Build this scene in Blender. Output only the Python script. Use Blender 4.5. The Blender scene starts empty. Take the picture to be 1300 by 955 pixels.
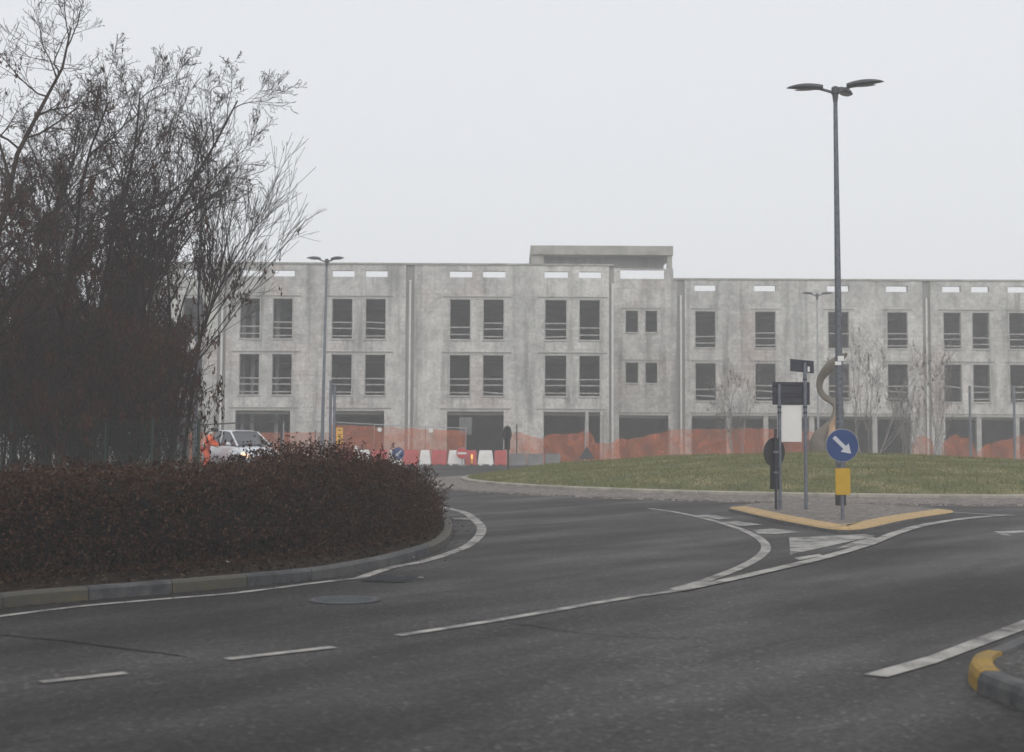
import bpy, bmesh, math, random
import numpy as np
from mathutils import Vector, Matrix
random.seed(7); rng = np.random.default_rng(11)
PI = math.pi
scene = bpy.context.scene
COL = scene.collection

# ------------------------------------------------------------------ camera
FP, CX, CY = 1800.0, 650.0, 433.0
CAM = Vector((0, 0, 1.6)); PITCH = math.atan(119 / FP); ROLL = math.radians(0.3)
Fv = Vector((0, math.cos(PITCH), math.sin(PITCH)))
U0 = Vector((0, -math.sin(PITCH), math.cos(PITCH))); R0 = Vector((1, 0, 0))
Uv = U0 * math.cos(ROLL) - R0 * math.sin(ROLL); Rv = R0 * math.cos(ROLL) + U0 * math.sin(ROLL)
def ray(px, py): return Fv + Rv * ((px - CX) / FP) + Uv * ((CY - py) / FP)
def G(px, py, z=0.0):
    d = ray(px, py); t = (z - CAM.z) / d.z; return CAM + d * t
def W(px, py, Y):
    d = ray(px, py); return CAM + d * (Y / d.y)
cam = bpy.data.cameras.new('camera'); co = bpy.data.objects.new('camera', cam); COL.objects.link(co)
cam.sensor_width = 36; cam.lens = FP * 36 / 1300; cam.shift_y = (CY - 477.5) / 1300
cam.clip_start = 0.1; cam.clip_end = 4000
co.matrix_world = Matrix(((Rv.x, Uv.x, -Fv.x, CAM.x), (Rv.y, Uv.y, -Fv.y, CAM.y), (Rv.z, Uv.z, -Fv.z, CAM.z), (0, 0, 0, 1)))
cam.dof.use_dof = True; cam.dof.focus_distance = 28; cam.dof.aperture_fstop = 2.4
scene.camera = co

# ------------------------------------------------------------------ materials
def srgb(r, g, b): return tuple(((c / 255) / 12.92 if c / 255 <= .04045 else ((c / 255 + .055) / 1.055) ** 2.4) for c in (r, g, b)) + (1,)
class NT:
    def __init__(s, name):
        s.m = bpy.data.materials.new(name); s.m.use_nodes = True; s.t = s.m.node_tree; s.n = s.t.nodes
        s.b = s.n['Principled BSDF']; s.tc = s.n.new('ShaderNodeTexCoord')
    def l(s, a, b): s.t.links.new(a, b)
    def noise(s, scale, detail=4, rough=.55, vec=None, sc3=None):
        n = s.n.new('ShaderNodeTexNoise'); n.inputs['Scale'].default_value = scale
        n.inputs['Detail'].default_value = detail; n.inputs['Roughness'].default_value = rough
        v = vec or s.tc.outputs['Object']
        if sc3:
            mp = s.n.new('ShaderNodeMapping'); mp.inputs['Scale'].default_value = sc3; s.l(v, mp.inputs[0]); v = mp.outputs[0]
        s.l(v, n.inputs['Vector']); return n.outputs['Fac']
    def ramp(s, fac, stops):
        r = s.n.new('ShaderNodeValToRGB'); e = r.color_ramp.elements
        e[0].position, e[0].color = stops[0][0], stops[0][1]; e[1].position, e[1].color = stops[-1][0], stops[-1][1]
        for p, c in stops[1:-1]: k = e.new(p); k.color = c
        s.l(fac, r.inputs[0]); return r.outputs[0]
    def mix(s, fac, a, b, mode='MIX'):
        m = s.n.new('ShaderNodeMix'); m.data_type = 'RGBA'; m.blend_type = mode
        for v, i in ((fac, 0), (a, 6), (b, 7)):
            if hasattr(v, 'is_output'): s.l(v, m.inputs[i])
            else: m.inputs[i].default_value = v
        return m.outputs[2]
    def base(s, c): s.l(c, s.b.inputs['Base Color']) if hasattr(c, 'is_output') else setattr(s.b.inputs['Base Color'], 'default_value', c)
    def bump(s, h, strength=.3, dist=.02):
        b = s.n.new('ShaderNodeBump'); b.inputs['Strength'].default_value = strength; b.inputs['Distance'].default_value = dist
        s.l(h, b.inputs['Height']); s.l(b.outputs[0], s.b.inputs['Normal'])
    def rough(s, v): s.l(v, s.b.inputs['Roughness']) if hasattr(v, 'is_output') else setattr(s.b.inputs['Roughness'], 'default_value', v)
def c3(a, b=None, c=None):
    return (a, a, a, 1) if b is None else (a, b, c, 1)
def simple(name, col, rough=.7, metal=0, var=.25, scale=6, bump=0.0, spec=None):
    t = NT(name); n = t.noise(scale, 5)
    lo = tuple(x * (1 - var) for x in col[:3]) + (1,); hi = tuple(min(1, x * (1 + var)) for x in col[:3]) + (1,)
    t.base(t.ramp(n, [(.3, lo), (.7, hi)])); t.rough(rough); t.b.inputs['Metallic'].default_value = metal
    if bump: t.bump(t.noise(scale * 8, 4), bump, .01)
    if spec is None and rough >= .8: spec = .1
    if spec is not None: t.b.inputs['Specular IOR Level'].default_value = spec
    return t.m
M = {}
def mk_asphalt(name, dark=1.0, tint=(.96, .885, .86)):
    t = NT(name)
    mp = t.n.new('ShaderNodeMapping'); mp0 = t.n.new('ShaderNodeMapping'); mp0.inputs['Rotation'].default_value = (0, 0, math.radians(-52)); t.l(t.tc.outputs['Object'], mp0.inputs[0]); mp.inputs['Scale'].default_value = (.2, .8, 1); t.l(mp0.outputs[0], mp.inputs[0])
    ww = t.noise(.35, 3, .5); big = t.noise(.85, 4, .55, vec=mp.outputs[0]); mid = t.noise(1.1, 6, .65); fine = t.noise(13, 5, .85); pat = t.noise(.13, 3, .5)
    agg = t.n.new('ShaderNodeTexVoronoi'); agg.inputs['Scale'].default_value = 34; t.l(t.tc.outputs['Object'], agg.inputs['Vector'])
    k = lambda v: (v * tint[0] * dark, v * tint[1] * dark, v * tint[2] * dark, 1)
    a = t.ramp(big, [(.36, k(.017)), (.5, k(.034)), (.62, k(.062))])
    a = t.mix(.45, a, t.ramp(mid, [(.3, k(.014)), (.7, k(.046))])); a = t.mix(.8, a, t.ramp(pat, [(.35, c3(.7)), (.65, c3(1.35))]), 'MULTIPLY')
    sp = t.ramp(agg.outputs['Color'], [(.0, c3(.2)), (.5, c3(.8)), (.82, c3(1.4)), (1, c3(4.0))])
    a = t.mix(.85, a, sp, 'MULTIPLY')
    a = t.mix(.8, a, t.ramp(fine, [(.25, c3(.35)), (.75, c3(1.65))]), 'MULTIPLY')
    t.base(a); t.rough(t.ramp(big, [(.35, c3(.8)), (.65, c3(.56))])); t.b.inputs['Specular IOR Level'].default_value = .24
    t.bump(agg.outputs['Distance'], .6, .008); return t.m
M['asphalt'] = mk_asphalt('asphalt')
M['asphalt_dark'] = mk_asphalt('asphalt_dark', .62)
M['pave'] = mk_asphalt('pavement_asphalt', 1.25, (1, .93, .85))
t = NT('road_paint'); n = t.noise(60, 4, .8); n2 = t.noise(2.5, 4, .6)
wear = t.mix(.5, t.ramp(n, [(.3, c3(0)), (.75, c3(1))]), t.ramp(n2, [(.35, c3(0)), (.7, c3(1))]))
t.base(t.ramp(wear, [(.15, c3(.4, .385, .36)), (.4, c3(.28, .27, .25)), (.66, c3(.07, .065, .06))])); t.rough(.7); M['paint'] = t.m
t = NT('worn_paint'); n = t.noise(40, 4, .8); n2 = t.noise(1.6, 5, .7)
wear = t.mix(.6, t.ramp(n, [(.3, c3(0)), (.7, c3(1))]), t.ramp(n2, [(.35, c3(0)), (.65, c3(1))]))
t.base(t.ramp(wear, [(.25, c3(.36, .35, .325)), (.5, c3(.24, .235, .22)), (.72, c3(.06))])); t.rough(.75); M['paint_worn'] = t.m
t = NT('soil'); n = t.noise(9, 8, .7); t.base(t.ramp(n, [(.3, c3(.008, .006, .005)), (.5, c3(.02, .014, .01)), (.7, c3(.045, .03, .021))])); t.b.inputs['Specular IOR Level'].default_value = .08; t.rough(.95); t.bump(n, .9, .05); M['soil'] = t.m
t = NT('grass_ground'); n = t.noise(.9, 6, .65); n2 = t.noise(26, 5, .75)
a = t.ramp(n, [(.34, c3(.07, .088, .028)), (.5, c3(.125, .135, .042)), (.62, c3(.25, .21, .1))])
t.base(t.mix(.65, a, t.ramp(n2, [(.3, c3(.55)), (.7, c3(1.5))]), 'MULTIPLY')); t.rough(.9); t.bump(n2, .8, .04); M['grass'] = t.m
t = NT('site_dirt'); n = t.noise(.5, 7, .65); t.base(t.ramp(n, [(.3, c3(.11, .1, .085)), (.7, c3(.22, .2, .17))])); t.rough(.95); t.bump(t.noise(5, 5), .6, .06); M['dirt'] = t.m
# building concrete: blotches, vertical runs, warmer block patches
t = NT('raw_concrete'); big = t.noise(.16, 5, .6); mid = t.noise(.8, 6, .62); st = t.noise(1, 5, .6, sc3=(1.9, 1.9, .13)); fine = t.noise(7, 5, .7)
a = t.ramp(big, [(.34, c3(.38, .38, .365)), (.5, c3(.5, .5, .48)), (.64, c3(.62, .62, .59))])
a = t.mix(.45, a, t.ramp(mid, [(.3, c3(.3, .3, .288)), (.5, c3(.5, .5, .48)), (.7, c3(.7, .69, .66))]))
pk = t.noise(.23, 3, .5, vec=None, sc3=(1.3, 1, 1.1)); a = t.mix(t.ramp(pk, [(.56, c3(0)), (.68, c3(.55))]), a, c3(.5, .42, .39))
a = t.mix(.7, a, t.ramp(st, [(.32, c3(.42)), (.47, c3(.95)), (.6, c3(1.08)), (.72, c3(1.2))]), 'MULTIPLY')
a = t.mix(.8, a, t.ramp(fine, [(.3, c3(.68)), (.7, c3(1.25))]), 'MULTIPLY')
blot = t.noise(2.2, 6, .7); a = t.mix(.7, a, t.ramp(blot, [(.32, c3(.66)), (.5, c3(1)), (.68, c3(1.18))]), 'MULTIPLY')
mpb = t.n.new('ShaderNodeMapping'); mpb.inputs['Rotation'].default_value = (PI / 2, 0, 0); t.l(t.tc.outputs['Object'], mpb.inputs[0])
bk = t.n.new('ShaderNodeTexBrick'); bk.inputs['Scale'].default_value = 1; bk.inputs['Brick Width'].default_value = .5; bk.inputs['Row Height'].default_value = .25; bk.inputs['Mortar Size'].default_value = .012
bk.inputs['Color1'].default_value = c3(.86); bk.inputs['Color2'].default_value = c3(1.1); bk.inputs['Mortar'].default_value = c3(.7); t.l(mpb.outputs[0], bk.inputs['Vector'])
a = t.mix(t.ramp(pk, [(.42, c3(.1)), (.6, c3(.75))]), a, t.mix(1, a, bk.outputs['Color'], 'MULTIPLY'))
t.base(a); t.b.inputs['Specular IOR Level'].default_value = .08; t.rough(.92); t.bump(fine, .3, .02); M['concrete'] = t.m
t = NT('stained_shaded_concrete'); st = t.noise(1, 5, .6, sc3=(2.5, 2.5, .1)); t.base(t.ramp(st, [(.3, c3(.19, .19, .183)), (.7, c3(.34, .34, .325))])); t.b.inputs['Specular IOR Level'].default_value = .08; t.rough(.92); M['concrete_dark'] = t.m  # stains of the pipe joints; also carries the roof recess shade as colour
M['concrete_top'] = simple('weathered_parapet_concrete', c3(.33, .325, .3), .9, 0, .3, 1.2)
M['concrete_in'] = simple('interior_concrete', c3(.33, .325, .31), .95, 0, .3, .6)
M['lintel'] = simple('pale_concrete', c3(.4, .4, .38), .9, 0, .2, 2)
M['timber'] = simple('guard_timber', c3(.33, .32, .3), .85, 0, .3, 3)
M['pvc'] = simple('white_pipe', c3(.62, .62, .6), .5, 0, .12, 2)
t = NT('kerb_stone'); n = t.noise(5, 6, .65); t.base(t.ramp(n, [(.3, c3(.038, .04, .044)), (.7, c3(.1, .1, .096))])); t.rough(.85); t.bump(t.noise(40, 4), .4, .008); M['kerb'] = t.m
t = NT('kerb_black'); n = t.noise(6, 6, .65); t.base(t.ramp(n, [(.3, c3(.028, .03, .034)), (.5, c3(.05, .052, .056)), (.7, c3(.1, .1, .098))])); t.rough(.8); t.bump(t.noise(40, 4), .4, .008); M['kerb_black'] = t.m
def yel(name, wearlo, wearhi, c1, c2, c3_):
    t = NT(name); n = t.noise(5, 7, .75); n2 = t.noise(38, 5, .7)
    f = t.mix(.45, n, n2); t.base(t.ramp(f, [(wearlo, c1), ((wearlo + wearhi) / 2, c2), (wearhi, c3_)])); t.rough(.75); t.bump(n2, .45, .01); return t.m
M['kerb_yellow'] = yel('kerb_worn_yellow', .36, .54, c3(.1, .08, .034), c3(.072, .064, .042), c3(.055, .055, .052))
M['island_yellow'] = yel('kerb_fresh_yellow', .36, .66, c3(.52, .35, .15), c3(.4, .27, .12), c3(.19, .145, .085))
M['nose_yellow'] = yel('kerb_bright_yellow', .36, .66, c3(.33, .2, .02), c3(.25, .155, .02), c3(.12, .09, .04))
t = NT('stone_setts'); br = t.n.new('ShaderNodeTexVoronoi'); br.inputs['Scale'].default_value = 8; br.feature = 'DISTANCE_TO_EDGE'; t.l(t.tc.outputs['Object'], br.inputs['Vector'])
v = t.n.new('ShaderNodeTexVoronoi'); v.inputs['Scale'].default_value = 8; t.l(t.tc.outputs['Object'], v.inputs['Vector'])
a = t.ramp(v.outputs['Color'], [(.1, c3(.1, .085, .075)), (.9, c3(.26, .23, .205))]); t.base(t.mix(t.ramp(br.outputs['Distance'], [(.02, c3(1)), (.09, c3(0))]), a, c3(.035, .03, .025)))
t.rough(.8); t.bump(br.outputs['Distance'], .7, .03); M['setts'] = t.m
M['rkerb'] = simple('pale_kerb_concrete', c3(.3, .28, .24), .85, 0, .25, 3, .3)
M['galv'] = simple('galvanised_steel', c3(.15, .165, .2), .5, .55, .25, 9)
M['galv_light'] = simple('pale_galvanised_steel', c3(.36, .37, .38), .5, .4, .15, 9)
t = NT('lamp_post_steel'); n = t.noise(14, 5, .7); t.base(t.ramp(n, [(.3, c3(.055, .062, .075)), (.7, c3(.19, .205, .235))])); t.rough(.55); t.b.inputs['Metallic'].default_value = .4; M['post'] = t.m
M['lamphead'] = simple('lamp_head_grey', c3(.055, .06, .065), .45, .3, .15, 6)
M['lampglass'] = simple('lamp_lens', c3(.3, .31, .32), .25, 0, .05, 6)
M['signback'] = simple('sign_back_dark', c3(.018, .02, .035), .55, .1, .2, 8)
M['signback_black'] = simple('sign_back_black', c3(.012, .013, .016), .6, 0, .2, 8)
M['signwhite'] = simple('sign_white', c3(.72, .72, .7), .5, 0, .03, 3)
M['signgrey'] = simple('sign_back_grey', c3(.3, .3, .3), .5, .2, .1, 3)
M['blue'] = simple('sign_blue', c3(.006, .04, .16), .35, 0, .08, 3)
M['arrow'] = simple('arrow_white', c3(.5, .52, .56), .4, 0, .05, 3)
M['boxyellow'] = simple('box_yellow', c3(.47, .29, .008), .45, 0, .1, 4)
M['signyellow'] = simple('sign_yellow', c3(.8, .42, .05), .5, 0, .08, 6)
M['red'] = simple('plastic_red', c3(.42, .045, .045), .55, 0, .2, 3)
M['signred'] = simple('sign_red', c3(.5, .03, .03), .4, 0, .05, 3)
M['white_pl'] = simple('plastic_white', c3(.72, .71, .69), .55, 0, .12, 3)
M['black'] = simple('black_print', c3(.015), .5, 0, .05, 3)
M['rubber'] = simple('tyre_rubber', c3(.015), .8, 0, .2, 20)
M['rim'] = simple('wheel_alloy', c3(.4), .35, .7, .1, 5)
M['iron'] = simple('cast_iron', c3(.07, .077, .08), .6, .3, .3, 20, .4)
M['iron_dark'] = simple('drain_iron', c3(.028, .03, .036), .6, .3, .3, 20, .4)
M['block'] = simple('concrete_block', c3(.17, .17, .175), .9, 0, .3, 2, .3)
M['darkmetal'] = simple('dark_steel', c3(.03, .03, .033), .6, .3, .2, 5)
M['fencegreen'] = simple('green_wire', c3(.008, .026, .018), .6, 0, .2, 5)
M['sculpt'] = simple('weathered_bronze', c3(.115, .092, .07), .5, .25, .3, 1.5)
M['sculpt_wood'] = simple('oiled_timber', c3(.4, .24, .13), .6, 0, .25, 3)
M['sculpt_base'] = simple('rusty_base', c3(.16, .105, .08), .8, 0, .3, 3)
M['skin'] = simple('skin', c3(.45, .27, .2), .6, 0, .05, 5)
M['orange'] = simple('hi_vis_orange', c3(.9, .12, .02), .6, 0, .15, 8)
M['hair'] = simple('dark_hair', c3(.012, .01, .009), .8, 0, .2, 20)
M['trouser'] = simple('hi_vis_trousers', c3(.75, .1, .03), .7, 0, .15, 8)
t = NT('car_paint'); t.base(c3(.68, .72, .76)); t.rough(.28); t.b.inputs['Metallic'].default_value = .25; t.b.inputs['Coat Weight'].default_value = .6; M['carpaint'] = t.m
t = NT('car_glass'); t.base(c3(.025, .03, .035)); t.rough(.06); t.b.inputs['Specular IOR Level'].default_value = .7; M['carglass'] = t.m
t = NT('headlamp_on'); t.base(c3(.8)); t.b.inputs['Emission Color'].default_value = (1, .62, .28, 1); t.b.inputs['Emission Strength'].default_value = 3.0; M['headlamp'] = t.m
t = NT('warning_lamp_on'); t.base(c3(.8, .4, .05)); t.b.inputs['Emission Color'].default_value = (1, .5, .12, 1); t.b.inputs['Emission Strength'].default_value = 1.2; M['warnlamp'] = t.m
def leafmat(name, cols, rough=.6, scale=12, trans=.15):
    t = NT(name); g = t.n.new('ShaderNodeNewGeometry')
    a = t.ramp(g.outputs['Random Per Island'], [(i / (len(cols) - 1), c) for i, c in enumerate(cols)])
    t.base(a); t.rough(.85); t.b.inputs['Specular IOR Level'].default_value = .08; return t.m
M['hedgeleaf'] = leafmat('hedge_leaf', [c3(.014, .007, .006), c3(.028, .011, .008), c3(.048, .018, .012), c3(.07, .032, .02), c3(.032, .024, .01), c3(.13, .075, .05)])
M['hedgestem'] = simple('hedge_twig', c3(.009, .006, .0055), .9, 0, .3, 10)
M['litter'] = leafmat('leaf_litter', [c3(.016, .01, .007), c3(.04, .024, .015), c3(.026, .017, .011), c3(.1, .07, .045), c3(.018, .02, .01)])
M['seed'] = leafmat('dry_seed_bunch', [c3(.022, .011, .008), c3(.055, .024, .015), c3(.085, .036, .022), c3(.04, .02, .014)])
M['grassblade'] = leafmat('grass_blade', [c3(.08, .098, .026), c3(.125, .145, .04), c3(.16, .165, .055), c3(.25, .22, .1), c3(.1, .12, .035)])
t = NT('bark'); n = t.noise(5, 6, .7, sc3=(1, 1, .25)); t.base(t.ramp(n, [(.3, c3(.014, .01, .008)), (.7, c3(.05, .035, .027))])); t.b.inputs['Specular IOR Level'].default_value = .08; t.rough(.95); t.bump(n, .6, .03); M['bark'] = t.m
t = NT('pale_bark'); n = t.noise(5, 6, .7, sc3=(1, 1, .25)); t.base(t.ramp(n, [(.3, c3(.16, .145, .135)), (.7, c3(.3, .28, .265))])); t.b.inputs['Specular IOR Level'].default_value = .08; t.rough(.95); M['bark_pale'] = t.m
# orange debris netting: woven, partly see-through
def netmat(name, col, alpha, sc):
    t = NT(name); t.base(t.ramp(t.noise(1.3, 5, .6), [(.3, tuple(x * .75 for x in col[:3]) + (1,)), (.7, col)])); t.rough(.8)
    tr = t.n.new('ShaderNodeBsdfTransparent'); mx = t.n.new('ShaderNodeMixShader')
    sx = t.noise(sc, 3, .6); r = t.ramp(sx, [(.35, c3(alpha - .13)), (.65, c3(alpha + .13))]); t.l(r, mx.inputs[0])
    t.l(tr.outputs[0], mx.inputs[1]); t.l(t.b.outputs[0], mx.inputs[2]); t.l(mx.outputs[0], t.n['Material Output'].inputs[0]); return t.m
M['net'] = netmat('orange_netting', c3(.6, .15, .045), .5, 2)
M['mesh'] = netmat('wire_mesh_infill', c3(.3, .3, .3), .22, 5)

# ------------------------------------------------------------------ object helpers
def tag(o, label=None, cat=None, group=None, kind=None):
    if label: o['label'] = label
    if cat: o['category'] = cat
    if group: o['group'] = group
    if kind: o['kind'] = kind
    return o
def thing(name, label, cat, loc=(0, 0, 0), rz=0, group=None):
    o = bpy.data.objects.new(name, None); COL.objects.link(o); o.location = loc; o.rotation_euler = (0, 0, rz); o.empty_display_size = .2
    return tag(o, label, cat, group)
class MB:
    def __init__(s): s.v = []; s.f = []; s.mi = []
    def add(s, vs, fs, mi=0):
        b = len(s.v); s.v += [tuple(x) for x in vs]; s.f += [tuple(i + b for i in f) for f in fs]; s.mi += [mi] * len(fs)
    def box(s, a, b, mi=0, mat=None):
        x0, y0, z0 = a; x1, y1, z1 = b
        vs = [(x, y, z) for z in (z0, z1) for y in (y0, y1) for x in (x0, x1)]
        if mat is not None: vs = [mat @ Vector(v) for v in vs]
        s.add(vs, [(0, 2, 3, 1), (4, 5, 7, 6), (0, 1, 5, 4), (2, 6, 7, 3), (0, 4, 6, 2), (1, 3, 7, 5)], mi)
    def bar(s, p, q, w, h=None, mi=0):
        p, q = Vector(p), Vector(q); h = h or w; d = (q - p).normalized()
        up = Vector((0, 0, 1)) if abs(d.z) < .95 else Vector((0, 1, 0)); sd = d.cross(up).normalized(); u = sd.cross(d)
        vs = [c + sd * (w / 2 * a) + u * (h / 2 * b) for c in (p, q) for a, b in ((-1, -1), (1, -1), (1, 1), (-1, 1))]
        s.add(vs, [(3, 2, 1, 0), (4, 5, 6, 7), (0, 1, 5, 4), (1, 2, 6, 5), (2, 3, 7, 6), (3, 0, 4, 7)], mi)
    def tube(s, pts, rad, n=8, mi=0, cap=True):
        pts = [Vector(p) for p in pts]; rad = rad if hasattr(rad, '__len__') else [rad] * len(pts)
        b = len(s.v); ref = None
        for i, p in enumerate(pts):
            d = (pts[min(i + 1, len(pts) - 1)] - pts[max(i - 1, 0)]).normalized()
            if ref is None: ref = Vector((1, 0, 0)) if abs(d.x) < .8 else Vector((0, 1, 0))
            a = (ref - d * ref.dot(d)).normalized(); ref = a; c = d.cross(a)
            for k in range(n):
                t = 2 * PI * k / n; s.v.append(tuple(p + (a * math.cos(t) + c * math.sin(t)) * rad[i]))
        for i in range(len(pts) - 1):
            for k in range(n):
                k2 = (k + 1) % n; s.f.append((b + i * n + k, b + i * n + k2, b + (i + 1) * n + k2, b + (i + 1) * n + k)); s.mi.append(mi)
        if cap:
            s.f.append(tuple(b + k for k in reversed(range(n)))); s.mi.append(mi)
            e = b + (len(pts) - 1) * n; s.f.append(tuple(e + k for k in range(n))); s.mi.append(mi)
    def disc(s, c, r, y0, y1, n=40, mi=0, sx=1):      # a disc facing -Y between y0 and y1
        x, z = c; vs = [(x + r * sx * math.cos(2 * PI * k / n), y, z + r * math.sin(2 * PI * k / n)) for y in (y0, y1) for k in range(n)]
        s.add(vs, [tuple(range(n)), tuple(range(2 * n - 1, n - 1, -1))] + [(k, n + k, n + (k + 1) % n, (k + 1) % n) for k in range(n)], mi)
    def poly_xz(s, pts, y0, y1, mi=0):
        n = len(pts); s.add([(x, y, z) for y in (y0, y1) for x, z in pts], [tuple(range(n)), tuple(range(2 * n - 1, n - 1, -1))] + [(k, n + k, n + (k + 1) % n, (k + 1) % n) for k in range(n)], mi)
    def build(s, name, mats, parent=None, smooth=False, bevel=0, fix=False):
        me = bpy.data.meshes.new(name); me.from_pydata(s.v, [], s.f)
        for m in (mats if isinstance(mats, (list, tuple)) else [mats]): me.materials.append(m)
        if any(s.mi): me.polygons.foreach_set('material_index', s.mi)
        if fix or True:
            bm = bmesh.new(); bm.from_mesh(me); bmesh.ops.recalc_face_normals(bm, faces=bm.faces)
            if bevel: bmesh.ops.bevel(bm, geom=[e for e in bm.edges if e.calc_face_angle(0) > .6], offset=bevel, segments=2, affect='EDGES')
            bm.to_mesh(me); bm.free()
        if smooth: me.polygons.foreach_set('use_smooth', [True] * len(me.polygons))
        o = bpy.data.objects.new(name, me); COL.objects.link(o); o.parent = parent; return o
def npmesh(name, V, F, mat, parent=None, smooth=False):
    """V (n,3) float, F (m,k) int with constant k"""
    me = bpy.data.meshes.new(name); n, k = F.shape
    me.vertices.add(len(V)); me.vertices.foreach_set('co', np.ascontiguousarray(V, dtype=np.float32).ravel())
    me.loops.add(n * k); me.loops.foreach_set('vertex_index', np.ascontiguousarray(F, dtype=np.int32).ravel())
    me.polygons.add(n); me.polygons.foreach_set('loop_start', np.arange(0, n * k, k, dtype=np.int32))
    try: me.polygons.foreach_set('loop_total', np.full(n, k, dtype=np.int32))
    except Exception: pass
    me.update(calc_edges=True); me.materials.append(mat)
    if smooth: me.polygons.foreach_set('use_smooth', [True] * n)
    o = bpy.data.objects.new(name, me); COL.objects.link(o); o.parent = parent; return o
def diamonds(P, A, B, la, lb):
    """rhombic leaf faces: centres P, unit axes A,B, half sizes"""
    la = np.asarray(la).reshape(-1, 1); lb = np.asarray(lb).reshape(-1, 1)
    V = np.stack([P - A * la, P + B * lb - A * la * .1, P + A * la, P - B * lb - A * la * .1], 1).reshape(-1, 3)
    return V, np.arange(len(V)).reshape(-1, 4)
def unit(a): return a / np.maximum(1e-9, np.linalg.norm(a, axis=1, keepdims=True))
def rand_axes(n):
    A = unit(rng.normal(size=(n, 3))); B = unit(np.cross(A, rng.normal(size=(n, 3)))); return A, B
def catmull(pts, per=8, closed=False):
    P = [Vector(p) for p in pts]; out = []; n = len(P)
    for i in range(n if closed else n - 1):
        g = (lambda k: P[k % n]) if closed else (lambda k: P[max(0, min(n - 1, k))])
        a, b, c, d = g(i - 1), g(i), g(i + 1), g(i + 2)
        for j in range(per):
            t = j / per
            out.append(.5 * ((2 * b) + (c - a) * t + (2 * a - 5 * b + 4 * c - d) * t * t + (3 * b - a - 3 * c + d) * t ** 3))
    if not closed: out.append(P[-1].copy())
    return out
def resample(P, step, closed=False):
    P = [p.copy() for p in P] + ([P[0].copy()] if closed else [])
    L = [0]
    for a, b in zip(P, P[1:]): L.append(L[-1] + (b - a).length)
    n = max(2, round(L[-1] / step)); out = []; j = 0
    for i in range(n + (0 if closed else 1)):
        s = L[-1] * i / n
        while j < len(L) - 2 and L[j + 1] < s: j += 1
        t = (s - L[j]) / max(1e-9, L[j + 1] - L[j]); out.append(P[j].lerp(P[j + 1], t))
    return out
def normals2d(P, closed=False):
    N = []; n = len(P)
    for i in range(n):
        a = P[(i - 1) % n] if closed else P[max(0, i - 1)]; b = P[(i + 1) % n] if closed else P[min(n - 1, i + 1)]
        d = (b - a); d.z = 0; d.normalize(); N.append(Vector((-d.y, d.x, 0)))
    return N
def ribbon(mb, P, w, z):
    N = normals2d(P); w = w if hasattr(w, '__len__') else [w] * len(P); b = len(mb.v)
    for p, n, ww in zip(P, N, w):
        mb.v.append((p.x + n.x * ww / 2, p.y + n.y * ww / 2, z)); mb.v.append((p.x - n.x * ww / 2, p.y - n.y * ww / 2, z))
    for i in range(len(P) - 1): mb.f.append((b + 2 * i, b + 2 * i + 1, b + 2 * i + 3, b + 2 * i + 2)); mb.mi.append(0)
def line_px(pxs, w, name='road_marking', mat='paint', z=.008, per=8):
    P = catmull([G(x, y) for x, y in pxs], per); mb = MB()
    if hasattr(w, '__len__'): w = [w[0] + (w[1] - w[0]) * i / (len(P) - 1) for i in range(len(P))]
    ribbon(mb, P, w, z); return tag(mb.build(name, M[mat]), kind='structure')
def poly_px(pxs, name='road_marking', mat='paint_worn', z=.008):
    mb = MB(); mb.add([(p.x, p.y, z) for p in (G(x, y) for x, y in pxs)], [tuple(range(len(pxs)))])
    return tag(mb.build(name, M[mat]), kind='structure')
def flat(name, pts, z, mat):
    mb = MB(); mb.add([(x, y, z) for x, y in pts], [tuple(range(len(pts)))])
    return tag(mb.build(name, M[mat]), kind='structure')
def kerb_loft(P, prof, mats_for, name, mats, closed=False, joint=.012, stone=1.0, step=.1, side=None):
    """P base line on the road side, prof = [(offset,z)...]; stones separated by narrow joints"""
    P = resample(P, step, closed); N = normals2d(P, closed); per = max(1, round(stone / step)); mb = MB(); n = len(P); i = 0; si = 0
    cnt = n if closed else n - 1
    while i < cnt:
        j = min(i + per, cnt); idx = list(range(i, j + 1)); pts = []
        ring = []
        for q, k in enumerate(idx):
            p = P[k % n].copy(); nn = N[k % n]
            if q == 0: p += (P[(k + 1) % n] - P[k % n]).normalized() * joint
            ring.append([(p.x + nn.x * o, p.y + nn.y * o, z) for o, z in prof])
        m = len(prof); vs = [v for r in ring for v in r]; fs = []
        for q in range(len(ring) - 1):
            for k in range(m - 1): fs.append((q * m + k, q * m + k + 1, (q + 1) * m + k + 1, (q + 1) * m + k))
        fs.append(tuple(range(m))); fs.append(tuple((len(ring) - 1) * m + k for k in reversed(range(m))))
        b0 = len(mb.mi); mb.add(vs, fs, mats_for(si, P[idx[len(idx) // 2] % n])); i = j; si += 1
        if side is not None:
            for q in range(len(ring) - 1): mb.mi[b0 + q * (m - 1)] = side
    return tag(mb.build(name, mats), kind='structure')
def dup(root, loc=None, rz=None, label=None, scale=None):
    r = root.copy(); COL.objects.link(r)
    if loc is not None: r.location = loc
    if rz is not None: r.rotation_euler = (0, 0, rz)
    if scale is not None: r.scale = scale if hasattr(scale, '__len__') else (scale,) * 3
    if label: r['label'] = label
    for ch in list(root.children):
        c = ch.copy(); COL.objects.link(c); c.parent = r
        for g in list(ch.children): d = g.copy(); COL.objects.link(d); d.parent = c
    return r

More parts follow.
